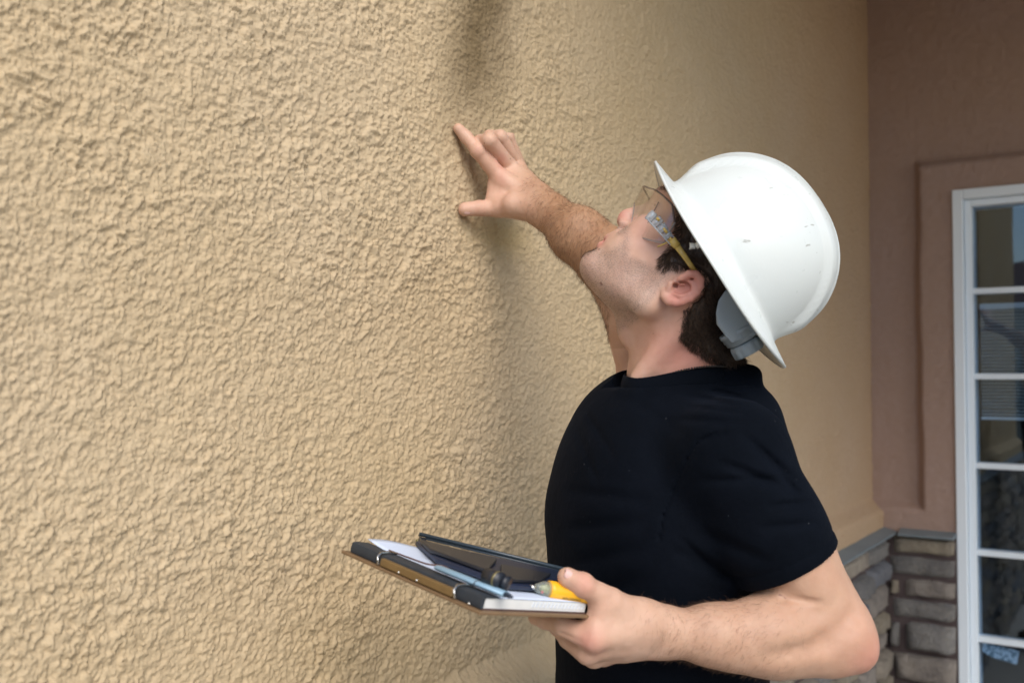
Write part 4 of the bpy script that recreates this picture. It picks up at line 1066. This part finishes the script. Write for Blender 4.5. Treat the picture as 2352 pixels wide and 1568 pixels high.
def hat_mesh():
    NT = 144; a = 0.1190; b = 0.1095; Hh = 0.1275; V = []; rows = 0
    th = np.arange(NT) * 2 * math.pi / NT; ct = np.cos(th); st = np.sin(th)
    def ring(x, y, z):
        nonlocal rows
        V.append(hC + hf * 0 + x[:, None] * hf + y[:, None] * hL_ + z[:, None] * hU); rows += 1
    nd = 56
    for i in range(nd + 1):
        q = i / nd; rho = math.sin(q * math.pi / 2) ** 0.9 if q > 0 else 1e-4
        h = Hh * (max(0, 1 - rho ** 2.4)) ** 0.5
        x = a * rho * ct; y = b * rho * st
        # raised middle rib running front to back, tapering to both ends, with a step at its edge
        wrib = 0.060 * (1 - 0.45 * np.abs(x / a) ** 2)
        s_ = sstep(1.0, 0.0, (np.abs(y) - wrib + 0.002) / 0.004)
        rib = 0.0080 * s_ * sstep(0.0, 0.03, h)
        rib2 = 0.0022 * sstep(0.016, 0.011, np.abs(y)) * sstep(0.03, 0.07, h)
        side = 0.0020 * sstep(0.3, 0.5, h / Hh) * sstep(1, 0, np.abs(np.abs(x) - 0.02) / 0.05) * (np.abs(y) > wrib)
        grow = 1 + (rib + rib2) / 0.12
        z = h * (1 + 0 * x) + (rib + rib2) * 0.8 + 0.008
        ring(x * grow, y * (1 + (rib + rib2) * 0.0), z)
    # fillet and brim
    br = np.where(ct > 0, 0.034 + 0.003 * ct ** 4, 0.034 + 0.001 * ct ** 4) 
    A0 = HLn
    for q, zz in ((0.02, 0.0045), (0.06, 0.0020), (0.14, 0.0), (0.3, -0.0030), (0.5, -0.0070), (0.7, -0.0110), (0.88, -0.0150), (0.955, -0.0172), (0.985, -0.0172), (1.0, -0.0178), (1.005, -0.0195), (0.995, -0.0212), (0.97, -0.0205)):
        ox = a + (A0 - a) * q; oy = b + (0.147 - b) * q
        lift = 0.0165 * np.abs(ct) ** 3 * max(q, 0) ** 1.2
        ring(ox * ct, oy * st, zz + lift + 0 * ct)
    V = np.concatenate(V); F = []
    for r in range(rows - 1):
        for k in range(NT):
            k2 = (k + 1) % NT; F.append((r * NT + k, (r + 1) * NT + k, (r + 1) * NT + k2, r * NT + k2))
    return V, F
hv, hf_ = hat_mesh()
o = part('shell', hv, hf_, hatm, hatroot, True)
md = o.modifiers.new('thick', 'SOLIDIFY'); md.thickness = 0.0026; md.offset = -1
def HT(x, y, z): return hC + hf * x + hL_ * y + hU * z
# torn flashing left on the rim and rib
mb = MB(); rr = random.Random(4)
for k in range(0):
    if k < 16: t = rr.uniform(-0.16, 0.16); ang = math.pi + t * 2; p = HT(HLn * math.cos(ang) * 1.0, 0.139 * math.sin(ang), -0.0022)
    else:
        ph = rr.uniform(0.12, 1.25); p = HT(-0.1215 * math.sin(ph) ** 0.9 * 1.045, rr.uniform(-0.05, 0.05), 0.1305 * (1 - math.sin(ph) ** 2.16) ** 0.5 + 0.0125)
    mb.sphere(p, (rr.uniform(.0006, .0016), rr.uniform(.0006, .0014), rr.uniform(.0005, .0012)), 6, 4)
# suspension: grey ratchet band and knob at the nape
gm = new_mat('suspension_grey', (0.28, 0.34, 0.38), 0.40); n = NB(gm); n.color(n.mix(n.noise(30), (0.27, 0.33, 0.37), (0.32, 0.38, 0.42)))
def slab(poly, z0, dz, off=(0, 0)):
    n_ = len(poly); v = [P(x, y, z0) for x, y in poly] + [P(x, y, z0) + np.array([0, dz, 0]) for x, y in poly]
    return v, [tuple(range(n_))[::-1], tuple(range(n_, 2 * n_))] + [(i, (i + 1) % n_, n_ + (i + 1) % n_, n_ + i) for i in range(n_)]
poly = [(1668, 664), (1650, 690), (1644, 718), (1646, 745), (1662, 766), (1680, 788), (1700, 782), (1735, 770), (1752, 745), (1720, 700)]
sb = Sdf(); pl3 = poly
def plate(q):
    x, y, dd = project(q); e = poly_sd(x, y, pl3) / 1850.0
    c = (1.262 - 0.058) + ((x - 1650) / 90.0) ** 2 * 0.006
    return np.maximum(e + 0.003, np.abs(dd - c) - 0.0030) - 0.003
sb.fn(plate, op='u'); v_, f_ = surf(sb, P(1700, 730, 1.21) - 0.09, P(1700, 730, 1.21) + 0.09, 0.002)
part('ratchet_band', v_, f_, gm, hatroot, True)
mb = MB(); kc = P(1711, 791, 1.222); kd = nrm(P(1722, 810, 1.225) - P(1700, 770, 1.225))
mb.tube([kc - kd * 0.022, kc - kd * 0.017, kc - kd * 0.0165, kc - kd * 0.011, kc - kd * 0.0105, kc - kd * 0.006, kc - kd * 0.003], [0.0235, 0.0235, 0.0222, 0.0222, 0.0208, 0.0205, 0.015], 32); mb.build('knob_collar', gm, hatroot, True)
V = []; F = []; NT = 72; a1 = nrm(np.cross(kd, [0, 1, 0])); a2 = np.cross(kd, a1)
for i, (d0, r0) in enumerate(((-0.003, 0.012), (-0.003, 0.0188), (0.0015, 0.0198), (0.0105, 0.0198), (0.0125, 0.0185), (0.0125, 0.004))):
    for k in range(NT):
        t = 2 * math.pi * k / NT; r_ = r0 * (1 - (0.055 * (0.5 + 0.5 * math.cos(t * 11)) ** 2 if 1 <= i <= 4 else 0)); V.append(kc + kd * d0 + a1 * math.cos(t) * r_ + a2 * math.sin(t) * r_)
for i in range(5):
    for k in range(NT): F.append((i * NT + k, i * NT + (k + 1) % NT, (i + 1) * NT + (k + 1) % NT, (i + 1) * NT + k))
part('adjustment_knob', V, F, gm, hatroot, True)
wm = new_mat('clip_white', (0.72, 0.76, 0.74), 0.4)
mb = MB(); q = P(1598, 566, 1.165); mb.tube([q, q + hU * -0.004 + hf * 0.004, q + hU * -0.006], [0.0035, 0.004, 0.003], 10); mb.tube([q + hU * 0.008, q], [0.004, 0.0035], 10)
mb.build('strap_clip', wm, hatroot, True)
# head band inside
ib = []; 
for k in range(40):
    t = 2 * math.pi * k / 40; ib.append((t,))
V = []; F = []
for k in range(40):
    t = 2 * math.pi * k / 40
    for z in (-0.012, 0.022):
        for r_ in (1.0, 1.02): V.append(H(-0.008, 0.10) + (hf * math.cos(t) * 0.100 + hL_ * math.sin(t) * 0.083) * r_ + hU * z)
for k in range(40):
    b0 = k * 4; b1 = ((k + 1) % 40) * 4; F += [(b0, b1, b1 + 2, b0 + 2), (b0 + 1, b0 + 3, b1 + 3, b1 + 1), (b0, b0 + 1, b1 + 1, b1), (b0 + 2, b1 + 2, b1 + 3, b0 + 3)]
part('head_band', V, F, gm, hatroot, True)

# ================================================================ SAFETY GLASSES
gr = root('safety_glasses', H(0.10, 0.06), 'clear wraparound safety glasses with amber temple arm on the man', 'safety glasses')
def clear(name, tint, fr=1.5, rough=0.03, alpha=1.0, gtint=(1, 1, 1)):
    m = bpy.data.materials.new(name); m.use_nodes = True; t = m.node_tree; t.nodes.clear()
    out = t.nodes.new('ShaderNodeOutputMaterial'); mx = t.nodes.new('ShaderNodeMixShader'); tr = t.nodes.new('ShaderNodeBsdfTransparent'); gl = t.nodes.new('ShaderNodeBsdfGlossy'); f = t.nodes.new('ShaderNodeFresnel')
    f.inputs['IOR'].default_value = fr; bf = t.nodes.new('ShaderNodeLayerWeight'); bf.inputs['Blend'].default_value = 0.20; tr.inputs[0].default_value = (*tint, 1); gl.inputs['Roughness'].default_value = rough; gl.inputs[0].default_value = (*gtint, 1)
    t.links.new(bf.outputs['Facing'], mx.inputs[0]); t.links.new(tr.outputs[0], mx.inputs[1]); t.links.new(gl.outputs[0], mx.inputs[2])
    if alpha < 1:
        m2 = t.nodes.new('ShaderNodeMixShader'); df = t.nodes.new('ShaderNodeBsdfPrincipled'); df.inputs['Base Color'].default_value = (*gtint, 1); df.inputs['Roughness'].default_value = 0.15
        m2.inputs[0].default_value = 1 - alpha; t.links.new(mx.outputs[0], m2.inputs[1]); t.links.new(df.outputs[0], m2.inputs[2]); t.links.new(m2.outputs[0], out.inputs[0])
    else: t.links.new(mx.outputs[0], out.inputs[0])
    return m
lensm = clear('lens_clear', (0.985, 0.975, 0.97), 1.55, 0.02)
edgem = clear('lens_edge', (0.85, 0.85, 0.86), 1.5, 0.08, 0.62, (0.62, 0.60, 0.60))
dkedge = clear('lens_edge_dark', (0.6, 0.55, 0.55), 1.5, 0.08, 0.5, (0.25, 0.20, 0.20))
# lens: wraps round the face; polar angle a from the middle line, v up/down
def LP(a, v, r=0.0):                               # a radians (positive = near side), v 0..1 bottom..top
    rad = 0.071 + r; c = H(0.0295, 0.0)
    f = math.cos(a) * rad * (1.0 if abs(a) < 1.0 else 1.0); l = math.sin(a) * (0.0765 + r)
    lo = 0.0175 + 0.012 * (abs(a) / 1.3) ** 4 + 0.040 * math.exp(-(a / 0.27) ** 2); hi = 0.081 - 0.010 * (abs(a) / 1.3) ** 2
    if abs(a) > 1.15: hi -= (abs(a) - 1.15) * 0.06
    lean = 0.010 * (v - .5) - 0.016 * (v - 0.5) ** 2
    uu = lo + (hi - lo) * v
    return c + Fh * (f + 0.31 * (uu - 0.05) + 0.010 * math.exp(-(a / 0.2) ** 2)) + Uh * uu + Lh * l
na, nv = 56, 14; V = [LP(-1.35 + 2.70 * i / na, j / nv) for i in range(na + 1) for j in range(nv + 1)]
F = [(i * (nv + 1) + j, (i + 1) * (nv + 1) + j, (i + 1) * (nv + 1) + j + 1, i * (nv + 1) + j + 1) for i in range(na) for j in range(nv)]
o = part('lens', V, F, lensm, gr, True); md = o.modifiers.new('t', 'SOLIDIFY'); md.thickness = 0.0018; md.offset = 1
mb = MB(); rim = [LP(-1.35 + 2.7 * i / 40, 0.0) for i in range(41)]; mb.tube(rim, 0.0011, 8); mb.tube([LP(1.35, j / 8) for j in range(9)], 0.0012, 8)
mb.build('lens_rim', edgem, gr, True)
mb = MB(); mb.tube([LP(-1.35 + 2.7 * i / 40, 1.0) for i in range(41)], 0.0012, 8); mb.tube([LP(0.86, 0.02 + 0.9 * j / 10, 0.0012) for j in range(10)], 0.0008, 6)
mb.build('brow_rim', dkedge, gr, True)
hingem = clear('hinge_clear', (0.93, 0.95, 0.97), 1.5, 0.05, 0.62, (0.55, 0.62, 0.68)); amber = new_mat('amber_arm', (0.62, 0.42, 0.07), 0.25); n = NB(amber); n.color(n.mix(n.noise(200, 3), (0.55, 0.36, 0.06), (0.78, 0.60, 0.20))); amber.node_tree.nodes['Principled BSDF'].inputs['Transmission Weight'].default_value = 0.25
gpt = [(1490, 492), (1504, 504), (1516, 518), (1528, 533), (1540, 549)]
mb = MB()
for i, (x, y) in enumerate(gpt[:-1]):
    q0 = P(x, y, 1.200); q1 = P(gpt[i + 1][0] - 2, gpt[i + 1][1] - 2, 1.197); wd_ = [0.0072, 0.0078, 0.0068, 0.0050][i]
    mb.tube([q0, q1], [(0.0030, wd_), (0.0030, wd_ * 0.86)], 12, flat=(0, 1, 0))
    m_ = q0 * 0.5 + q1 * 0.5; mb.tube([m_ + np.array([0.004, -.003, .003]), m_ + np.array([-0.004, -.003, -.003])], 0.0011, 6)
mb.tube([P(1484, 500, 1.197), P(1540, 562, 1.193)], 0.0010, 6); mb.tube([P(1496, 488, 1.199), P(1548, 545, 1.195)], 0.0010, 6)
mb.build('hinge', hingem, gr, True)
mb = MB()
for (x, y), (x2, y2) in (((1508, 500), (1514, 507)), ((1524, 524), (1532, 535)), ((1538, 546), (1544, 553))):
    mb.tube([P(x, y, 1.1955), P(x2, y2, 1.1955)], 0.0018, 8)
mb.tube([P(1510, 567, 1.20), P(1534, 556, 1.197), P(1536, 548, 1.197)], 0.0009, 6)
mb.tube([P(1542, 551, 1.196), P(1556, 566, 1.195)], [(0.0026, 0.0058), (0.0026, 0.0046)], 12, flat=(0, 1, 0))
mb.tube([P(1555, 565, 1.195), P(1572, 588, 1.194), P(1588, 611, 1.194), P(1602, 630, 1.200)], [(0.0018, 0.0040), (0.0018, 0.0034), (0.0018, 0.0031), (0.0018, 0.0028)], 12, flat=(0, 1, 0))
mb.build('temple_arm', amber, gr, True)
mb = MB(); q = H(0.045, 0.06, -0.078); mb.tube([q, H(0.0, 0.045, -0.078), H(-0.02, 0.03, -0.078)], [(0.0018, 0.004)] * 3, 10, flat=(0, 1, 0)); mb.build('temple_arm', amber, gr, True)

# ================================================================ WHAT HE HOLDS
QA, QB, QC = P(806, 1275, 1.09), P(1104, 1408, 0.92), P(1345, 1416, 1.05)       # lower face of the board
eA = QA - QB; eC = QC - QB; LA = np.linalg.norm(eA); LC = np.linalg.norm(eC); nB = nrm(np.cross(eC, eA)); nB = nB if nB[2] > 0 else -nB
dA = nrm(eA); dC = nrm(eC)
def BD(a, b, h): return QB + eA * a + eC * b + nB * h
def slab3(mb, a0, a1, b0, b1, h0, h1):
    return mb.box(BD(a0, b0, h0), eA * (a1 - a0), eC * (b1 - b0), nB * (h1 - h0))
cb = root('clipboard', BD(0.5, 0.5, 0), 'thin brown hardboard clipboard carried in the left hand under the pad', 'clipboard')
wood = new_mat('hardboard', (0.17, 0.10, 0.05), 0.6); n = NB(wood); n.color(n.mix(n.noise(70, 5, 0.7), (0.13, 0.08, 0.04), (0.26, 0.16, 0.08)))
slab3(MB(), -0.03, 1.04, -0.05, 1.0, 0.0, 0.0032).build('board', wood, cb, bevel=0.0009)
brass = new_mat('brown_clip', (0.20, 0.12, 0.045), 0.45, 0.35); n = NB(brass); n.color(n.mix(n.noise(40, 4), (0.16, 0.10, 0.04), (0.28, 0.18, 0.07)))
mb = MB(); slab3(mb, 0.17, 0.72, -0.045, 0.02, 0.0036, 0.0125); 
mb.build('clip_plate', brass, cb, bevel=0.0022)
steel = new_mat('clip_steel', (0.75, 0.74, 0.70), 0.22, 1.0)
for a_ in (0.155, 0.735):
    mb = MB(); mb.tube([BD(a_ - 0.012, -0.05, 0.005), BD(a_, -0.052, 0.012), BD(a_ + 0.004, -0.03, 0.0165), BD(a_, 0.03, 0.0180), BD(a_ + 0.004, 0.10, 0.0172)], 0.0014, 10); mb.build('clip_wire', steel, cb, True)
for a_ in (0.05, 0.42, 0.56): MB().sphere(BD(a_, -0.046, 0.006), 0.0013, 10, 6).build('rivet', steel, cb, True)
# notepad: paper block, black binding
pad = root('notepad', BD(0.5, 0.5, 0.004), 'thick white paper pad with a black bound edge on the clipboard', 'notepad')
paper = new_mat('paper', (0.62, 0.70, 0.86), 0.8); n = NB(paper)
n.color(n.mix(n.noise(6, 2), (0.60, 0.69, 0.86), (0.66, 0.74, 0.88)))
pe = new_mat('page_edges', (0.72, 0.73, 0.72), 0.85); n = NB(pe)
sep = n.n('ShaderNodeSeparateXYZ'); n.l(n.co, sep.inputs[0]); n.color(n.mix(n.noise(90, 3), (0.66, 0.67, 0.66), (0.78, 0.78, 0.76)))
slab3(MB(), 0.004, 0.985, 0.01, 0.985, 0.0045, 0.0140).build('paper_block', pe, pad, bevel=0.0004)
# top sheet with a lifted, slightly curled corner
V = []; F = []; na_, nb_2 = 24, 16
for i in range(na_ + 1):
    for j in range(nb_2 + 1):
        a_ = i / na_; b_ = 0.10 + 0.885 * j / nb_2
        hh = 0.0146 + 0.006 * max(0, a_ - 0.75) ** 2 * 16 * (0.6 + 0.4 * math.sin(b_ * 7)) + 0.0006 * math.sin(a_ * 9) * math.sin(b_ * 5)
        V.append(BD(0.002 + a_ * 0.99, b_, hh))
for i in range(na_):
    for j in range(nb_2): k = i * (nb_2 + 1) + j; F.append((k, k + nb_2 + 1, k + nb_2 + 2, k + 1))
o = part('top_sheet', V, F, paper, pad, True); md = o.modifiers.new('t', 'SOLIDIFY'); md.thickness = 0.0004
edge = new_mat('perforated_edge', (0.70, 0.74, 0.80), 0.8); mb = MB()
for k in range(15):
    b_ = 0.44 + k * 0.036; mb.box(BD(0.0015, b_, 0.0075), eA * 0.004, eC * 0.020, nB * 0.0028 + eA * 0.0); mb.box(BD(0.0015, b_ + 0.008, 0.0108), eA * 0.004, eC * 0.018, nB * 0.0022)
mb.build('binding_hole_row', edge, pad)
backc = new_mat('pad_back_card', (0.10, 0.055, 0.05), 0.8); slab3(MB(), -0.003, 0.99, 0.0, 0.99, 0.0034, 0.0044).build('back_card', backc, pad)
blk = new_mat('binding_black', (0.020, 0.026, 0.034), 0.62); n = NB(blk); n.color(n.mix(n.noise(60, 4), (0.013, 0.018, 0.025), (0.035, 0.045, 0.058))); n.normal(n.bump(n.noise(400, 3), 0.0004, .6))
mb = MB(); pr = [(-0.012, 0.0036), (-0.020, 0.009), (-0.012, 0.0148), (0.02, 0.0160), (0.125, 0.0158), (0.128, 0.0148), (0.008, 0.0148), (0.008, 0.0044)]
n_ = len(pr); st_ = [-0.004, 0.145, 0.165, 0.72, 0.74, 1.0]; V = [BD(a_, b_, h_) for a_ in st_ for b_, h_ in pr]; F = []
for i in range(len(st_) - 1):
    for k in range(n_): F.append((i * n_ + k, (i + 1) * n_ + k, (i + 1) * n_ + (k + 1) % n_, i * n_ + (k + 1) % n_))
F += [tuple(range(n_)), tuple(range((len(st_) - 1) * n_, len(st_) * n_))[::-1]]
mb.add(V, F); mb.build('binding_strip', blk, pad, bevel=0.0012)
cord = new_mat('cord_brown', (0.10, 0.045, 0.035), 0.6)
cpts = catmull([BD(0.80, 0.10, 0.0175), BD(0.66, 0.115, 0.0178), BD(0.52, 0.13, 0.0185), BD(0.475, 0.20, 0.0200), BD(0.42, 0.205, 0.0195), BD(0.375, 0.14, 0.0180), BD(0.28, 0.128, 0.0175), BD(0.16, 0.125, 0.0172)], 6, False)
mb = MB(); mb.tube(cpts, 0.0009, 8); o = mb.build('elastic_cord', cord, None, True); thing(o, 'thin brown elastic cord looped along the black edge of the pad', 'cord')
# pen / flat aluminium rule
pen = root('metal_pen', BD(0.5, 0.45, 0.017), 'flat blue grey metal pen lying across the white pad beside the tablet', 'pen')
pm = new_mat('pen_metal', (0.24, 0.38, 0.50), 0.4, 0.2); n = NB(pm); n.color(n.mix(n.noise(120, 3), (0.20, 0.34, 0.46), (0.30, 0.44, 0.55)))
q0 = P(1004, 1300, 1.105); q1 = P(1160, 1361, 1.000)
def on_board(px, py, h):
    r = ray(px, py); o_ = np.array([0, 0, CAM_H]); k = ((QB + nB * h - o_) @ nB) / (r @ nB); return o_ + r * k
q0 = on_board(1006, 1303, 0.021); q1 = on_board(1160, 1364, 0.021)
mb = MB(); mb.tube([q0, q0 + (q1 - q0) * 0.02, q1], [(0.0026, 0.0056), (0.0030, 0.0066), (0.0030, 0.0066)], 16, flat=nB); mb.build('barrel', pm, pen, True)
mb = MB(); mb.tube([q0 + (q1 - q0) * 0.62 , q0 + (q1 - q0) * 0.635], [(0.0031, 0.0068)] * 2, 16, flat=nB); dj = new_mat('pen_dark', (0.02, 0.03, 0.05), 0.4); mb.build('joint', dj, pen, True)
mb = MB(); mb.tube([q1, q1 + nrm(q1 - q0) * 0.006, q1 + nrm(q1 - q0) * 0.010], [0.0024, 0.0022, 0.0012], 12, flat=nB); mb.build('cap', dj, pen, True)
# tablet in its black case, leaning on the pad, glossy screen up
tb = root('tablet', P(1200, 1310, 1.15), 'black tablet with a glossy screen lying open on the clipboard under the thumb', 'tablet')
T1 = P(962, 1229, 1.25); T2 = P(1408, 1337, 1.215); T4 = P(976, 1262, 1.175)
ex = T2 - T1; ey = T4 - T1; ez = nrm(np.cross(ex, ey)); ez = ez if ez[2] > 0 else -ez
casem = new_mat('tablet_case', (0.012, 0.014, 0.020), 0.42); n = NB(casem); n.color(n.mix(n.noise(50), (0.010, 0.012, 0.018), (0.02, 0.024, 0.034)))
def TB(x, y, h): return T1 + ex * x + ey * y + ez * h
mb = MB(); mb.box(TB(0, 0, -0.009), ex, ey, ez * 0.0085); mb.build('case', casem, tb, bevel=0.0025)
scr = new_mat('screen_glass', (0.006, 0.008, 0.012), 0.03); scr.node_tree.nodes['Principled BSDF'].inputs['Specular IOR Level'].default_value = 1.0; scr.node_tree.nodes['Principled BSDF'].inputs['Coat Weight'].default_value = 1.0
mb = MB(); mb.box(TB(0.03, 0.07, 0.0002), ex * 0.94, ey * 0.86, ez * 0.0006); mb.build('screen', scr, tb)
mb = MB(); bz = new_mat('case_rim', (0.03, 0.045, 0.06), 0.3)
mb.box(TB(0, -0.02, 0.0), ex, ey * 0.05, ez * 0.0042); mb.tube([TB(0.0, 0.0, 0.0005), TB(0.5, 0.0, 0.0005), TB(1, 0, 0.0005), TB(1, 1, 0.0005), TB(0, 1, 0.0005), TB(0, 0, 0.0005)], 0.0011, 8); mb.build('case_rim', bz, tb, True)
# the dark blue lower half of the case: wedge, groove and hinge barrel
navy = new_mat('case_navy', (0.008, 0.016, 0.045), 0.45); n = NB(navy); n.color(n.mix(n.noise(40, 3), (0.006, 0.012, 0.035), (0.014, 0.026, 0.06)))
L1 = on_board(985, 1300, 0.034); L2 = on_board(1270, 1400, 0.040) ; L1 = P(962, 1262, 1.215); L2 = P(1240, 1372, 1.075)
def quadprism(pts, up, name, mat, par, bev=0.002):
    v = [np.array(p) for p in pts] + [np.array(p) + up for p in pts]; n_ = len(pts); mbx = MB(); mbx.add(v, [tuple(range(n_))[::-1], tuple(range(n_, 2 * n_))] + [(i, (i + 1) % n_, n_ + (i + 1) % n_, n_ + i) for i in range(n_)]); return mbx.build(name, mat, par, bevel=bev)
OB = on_board
quadprism([OB(952, 1252, 0.0175), OB(1330, 1330, 0.0175), OB(1262, 1344, 0.0175), OB(1232, 1358, 0.0175), OB(1170, 1354, 0.0175), OB(1000, 1293, 0.0175)], nB * 0.006, 'lower_cover', navy, tb)
quadprism([OB(965, 1247, 0.024), OB(1140, 1292, 0.024), OB(1118, 1318, 0.024), OB(985, 1268, 0.024)], nB * 0.0045, 'upper_flap', casem, tb, 0.0015)
quadprism([OB(1150, 1300, 0.024), OB(1265, 1322, 0.024), OB(1240, 1340, 0.024), OB(1150, 1336, 0.024)], nB * 0.003, 'side_rail', casem, tb, 0.0012)
h0 = OB(1118, 1322, 0.030); h1 = OB(1150, 1334, 0.030); h2 = OB(1155, 1336, 0.029); h3 = OB(1168, 1340, 0.029)
mb = MB(); mb.tube([h0, h1], 0.0082, 24); mb.build('hinge_barrel', casem, tb, True, label='larger hinge barrel')
mb = MB(); mb.tube([h2, h3], 0.0072, 24); mb.build('hinge_barrel', casem, tb, True, label='smaller hinge barrel')
mb = MB(); mb.tube([h0 + (h1 - h0) * 0.72, h0 + (h1 - h0) * 0.86], 0.0084, 24); mb.build('hinge_mark', new_mat('brass_mark', (0.20, 0.17, 0.08), 0.4, 0.5), tb, True)
mb = MB(); mb.tube([P(957, 1238, 1.222), P(957, 1260, 1.222), P(972, 1266, 1.205)], 0.0011, 8); mb.build('corner_stay', new_mat('stay', (0.24, 0.22, 0.08), 0.4, 0.5), tb, True)
# voltage tester: yellow body, clear tip, black button, under the thumb
vt = root('voltage_tester', P(1300, 1358, 1.02), 'yellow pen tester with a clear tip and black button held under the thumb', 'tester')
yel = new_mat('tester_yellow', (0.85, 0.42, 0.015), 0.38); n = NB(yel); n.color(n.mix(n.noise(60), (0.82, 0.40, 0.012), (0.88, 0.46, 0.02)))
v0 = P(1260, 1353, 1.028); v1 = P(1360, 1368, 1.052); vd = nrm(v1 - v0); flat = nrm(np.array([0.1, -0.6, 0.8]))
mb = MB(); mb.tube([v0 - vd * 0.0005, v0 + vd * 0.004, v0 + (v1 - v0) * 0.5, v1, v1 + vd * 0.012], [(0.0090, 0.0090), (0.0093, 0.0093), (0.0088, 0.0088), (0.0084, 0.0084), (0.0080, 0.008)], 28, flat=flat); mb.build('body', yel, vt, True)
tipm = clear('tester_tip', (0.85, 0.88, 0.86), 1.5, 0.05, 0.75, (0.6, 0.65, 0.6))
mb = MB(); mb.tube([v0, v0 - vd * 0.007, v0 - vd * 0.014, v0 - vd * 0.017], [0.0084, 0.0076, 0.0046, 0.003], 24); mb.build('clear_tip', tipm, vt, True)
mb = MB(); mb.tube([v0 - vd * 0.016, v0 - vd * 0.0225], [0.0026, 0.0022], 14); mb.build('probe', steel, vt, True)
mb = MB(); mb.tube([v0 - vd * 0.001, v0 - vd * 0.010], [0.0058, 0.0032], 12); mb.build('tip_core', new_mat('tip_core', (0.30, 0.30, 0.08), 0.4), vt, True)
mb = MB(); mb.sphere(v0 - vd * 0.008 + np.array([0, -0.004, -0.003]), 0.0017, 10, 8); mb.build('indicator', new_mat('indicator_red', (0.65, 0.03, 0.03), 0.3), vt, True)
bq = v0 + vd * 0.0165; ou = nrm(np.array([0.0, -0.85, 0.45])); mb = MB(); bx_ = nrm(np.cross(ou, vd))
bc = bq + ou * 0.0080; mb.sphere(bc, (0.0036, 0.0032, 0.0016), 20, 12, axes=(vd, bx_, ou)); mb.build('button', new_mat('button_black', (0.01, 0.01, 0.012), 0.35), vt, True)
mb = MB(); sy = ou * 0.0017
mb.tube([bc + sy + (vd * math.cos(t) + bx_ * math.sin(t)) * 0.0013 for t in np.linspace(0.9, 5.4, 12)], 0.00026, 6); mb.tube([bc + sy * 1.02 + bx_ * -0.0001, bc + sy * 1.02 + bx_ * -0.0017], 0.00026, 6)
mb.build('power_mark', new_mat('mark_white', (0.7, 0.7, 0.7), 0.5), vt, True)
tc = bpy.data.curves.new('lettering', 'FONT'); tc.body = 'NON-CONTACT'; tc.size = 0.0030; tc.extrude = 0.0001; tc.align_x = 'LEFT'
to_ = bpy.data.objects.new('lettering', tc); C.objects.link(to_)
tyv = nrm(np.cross(np.array([0.0, -0.98, -0.05]), vd)); tyv = tyv if tyv[2] > 0 else -tyv; tzv = nrm(np.cross(vd, tyv))
Mx = Matrix(((vd[0], tyv[0], tzv[0], 0), (vd[1], tyv[1], tzv[1], 0), (vd[2], tyv[2], tzv[2], 0), (0, 0, 0, 1)))
lp_ = v0 + vd * 0.014 + tzv * 0.0089 * 0.94 - tyv * 0.0052
Mx.translation = Vector(lp_); to_.matrix_world = Mx
dg = bpy.context.evaluated_depsgraph_get(); dg.update(); mt = bpy.data.meshes.new_from_object(to_.evaluated_get(dg)); 
vts = [Mx @ v.co for v in mt.vertices]; fcs = [tuple(p.vertices) for p in mt.polygons]; bpy.data.objects.remove(to_)
part('lettering', [tuple(v) for v in vts], fcs, new_mat('ink', (0.04, 0.03, 0.02), 0.6), vt, False)
print('all', round(time.time() - T0, 1))
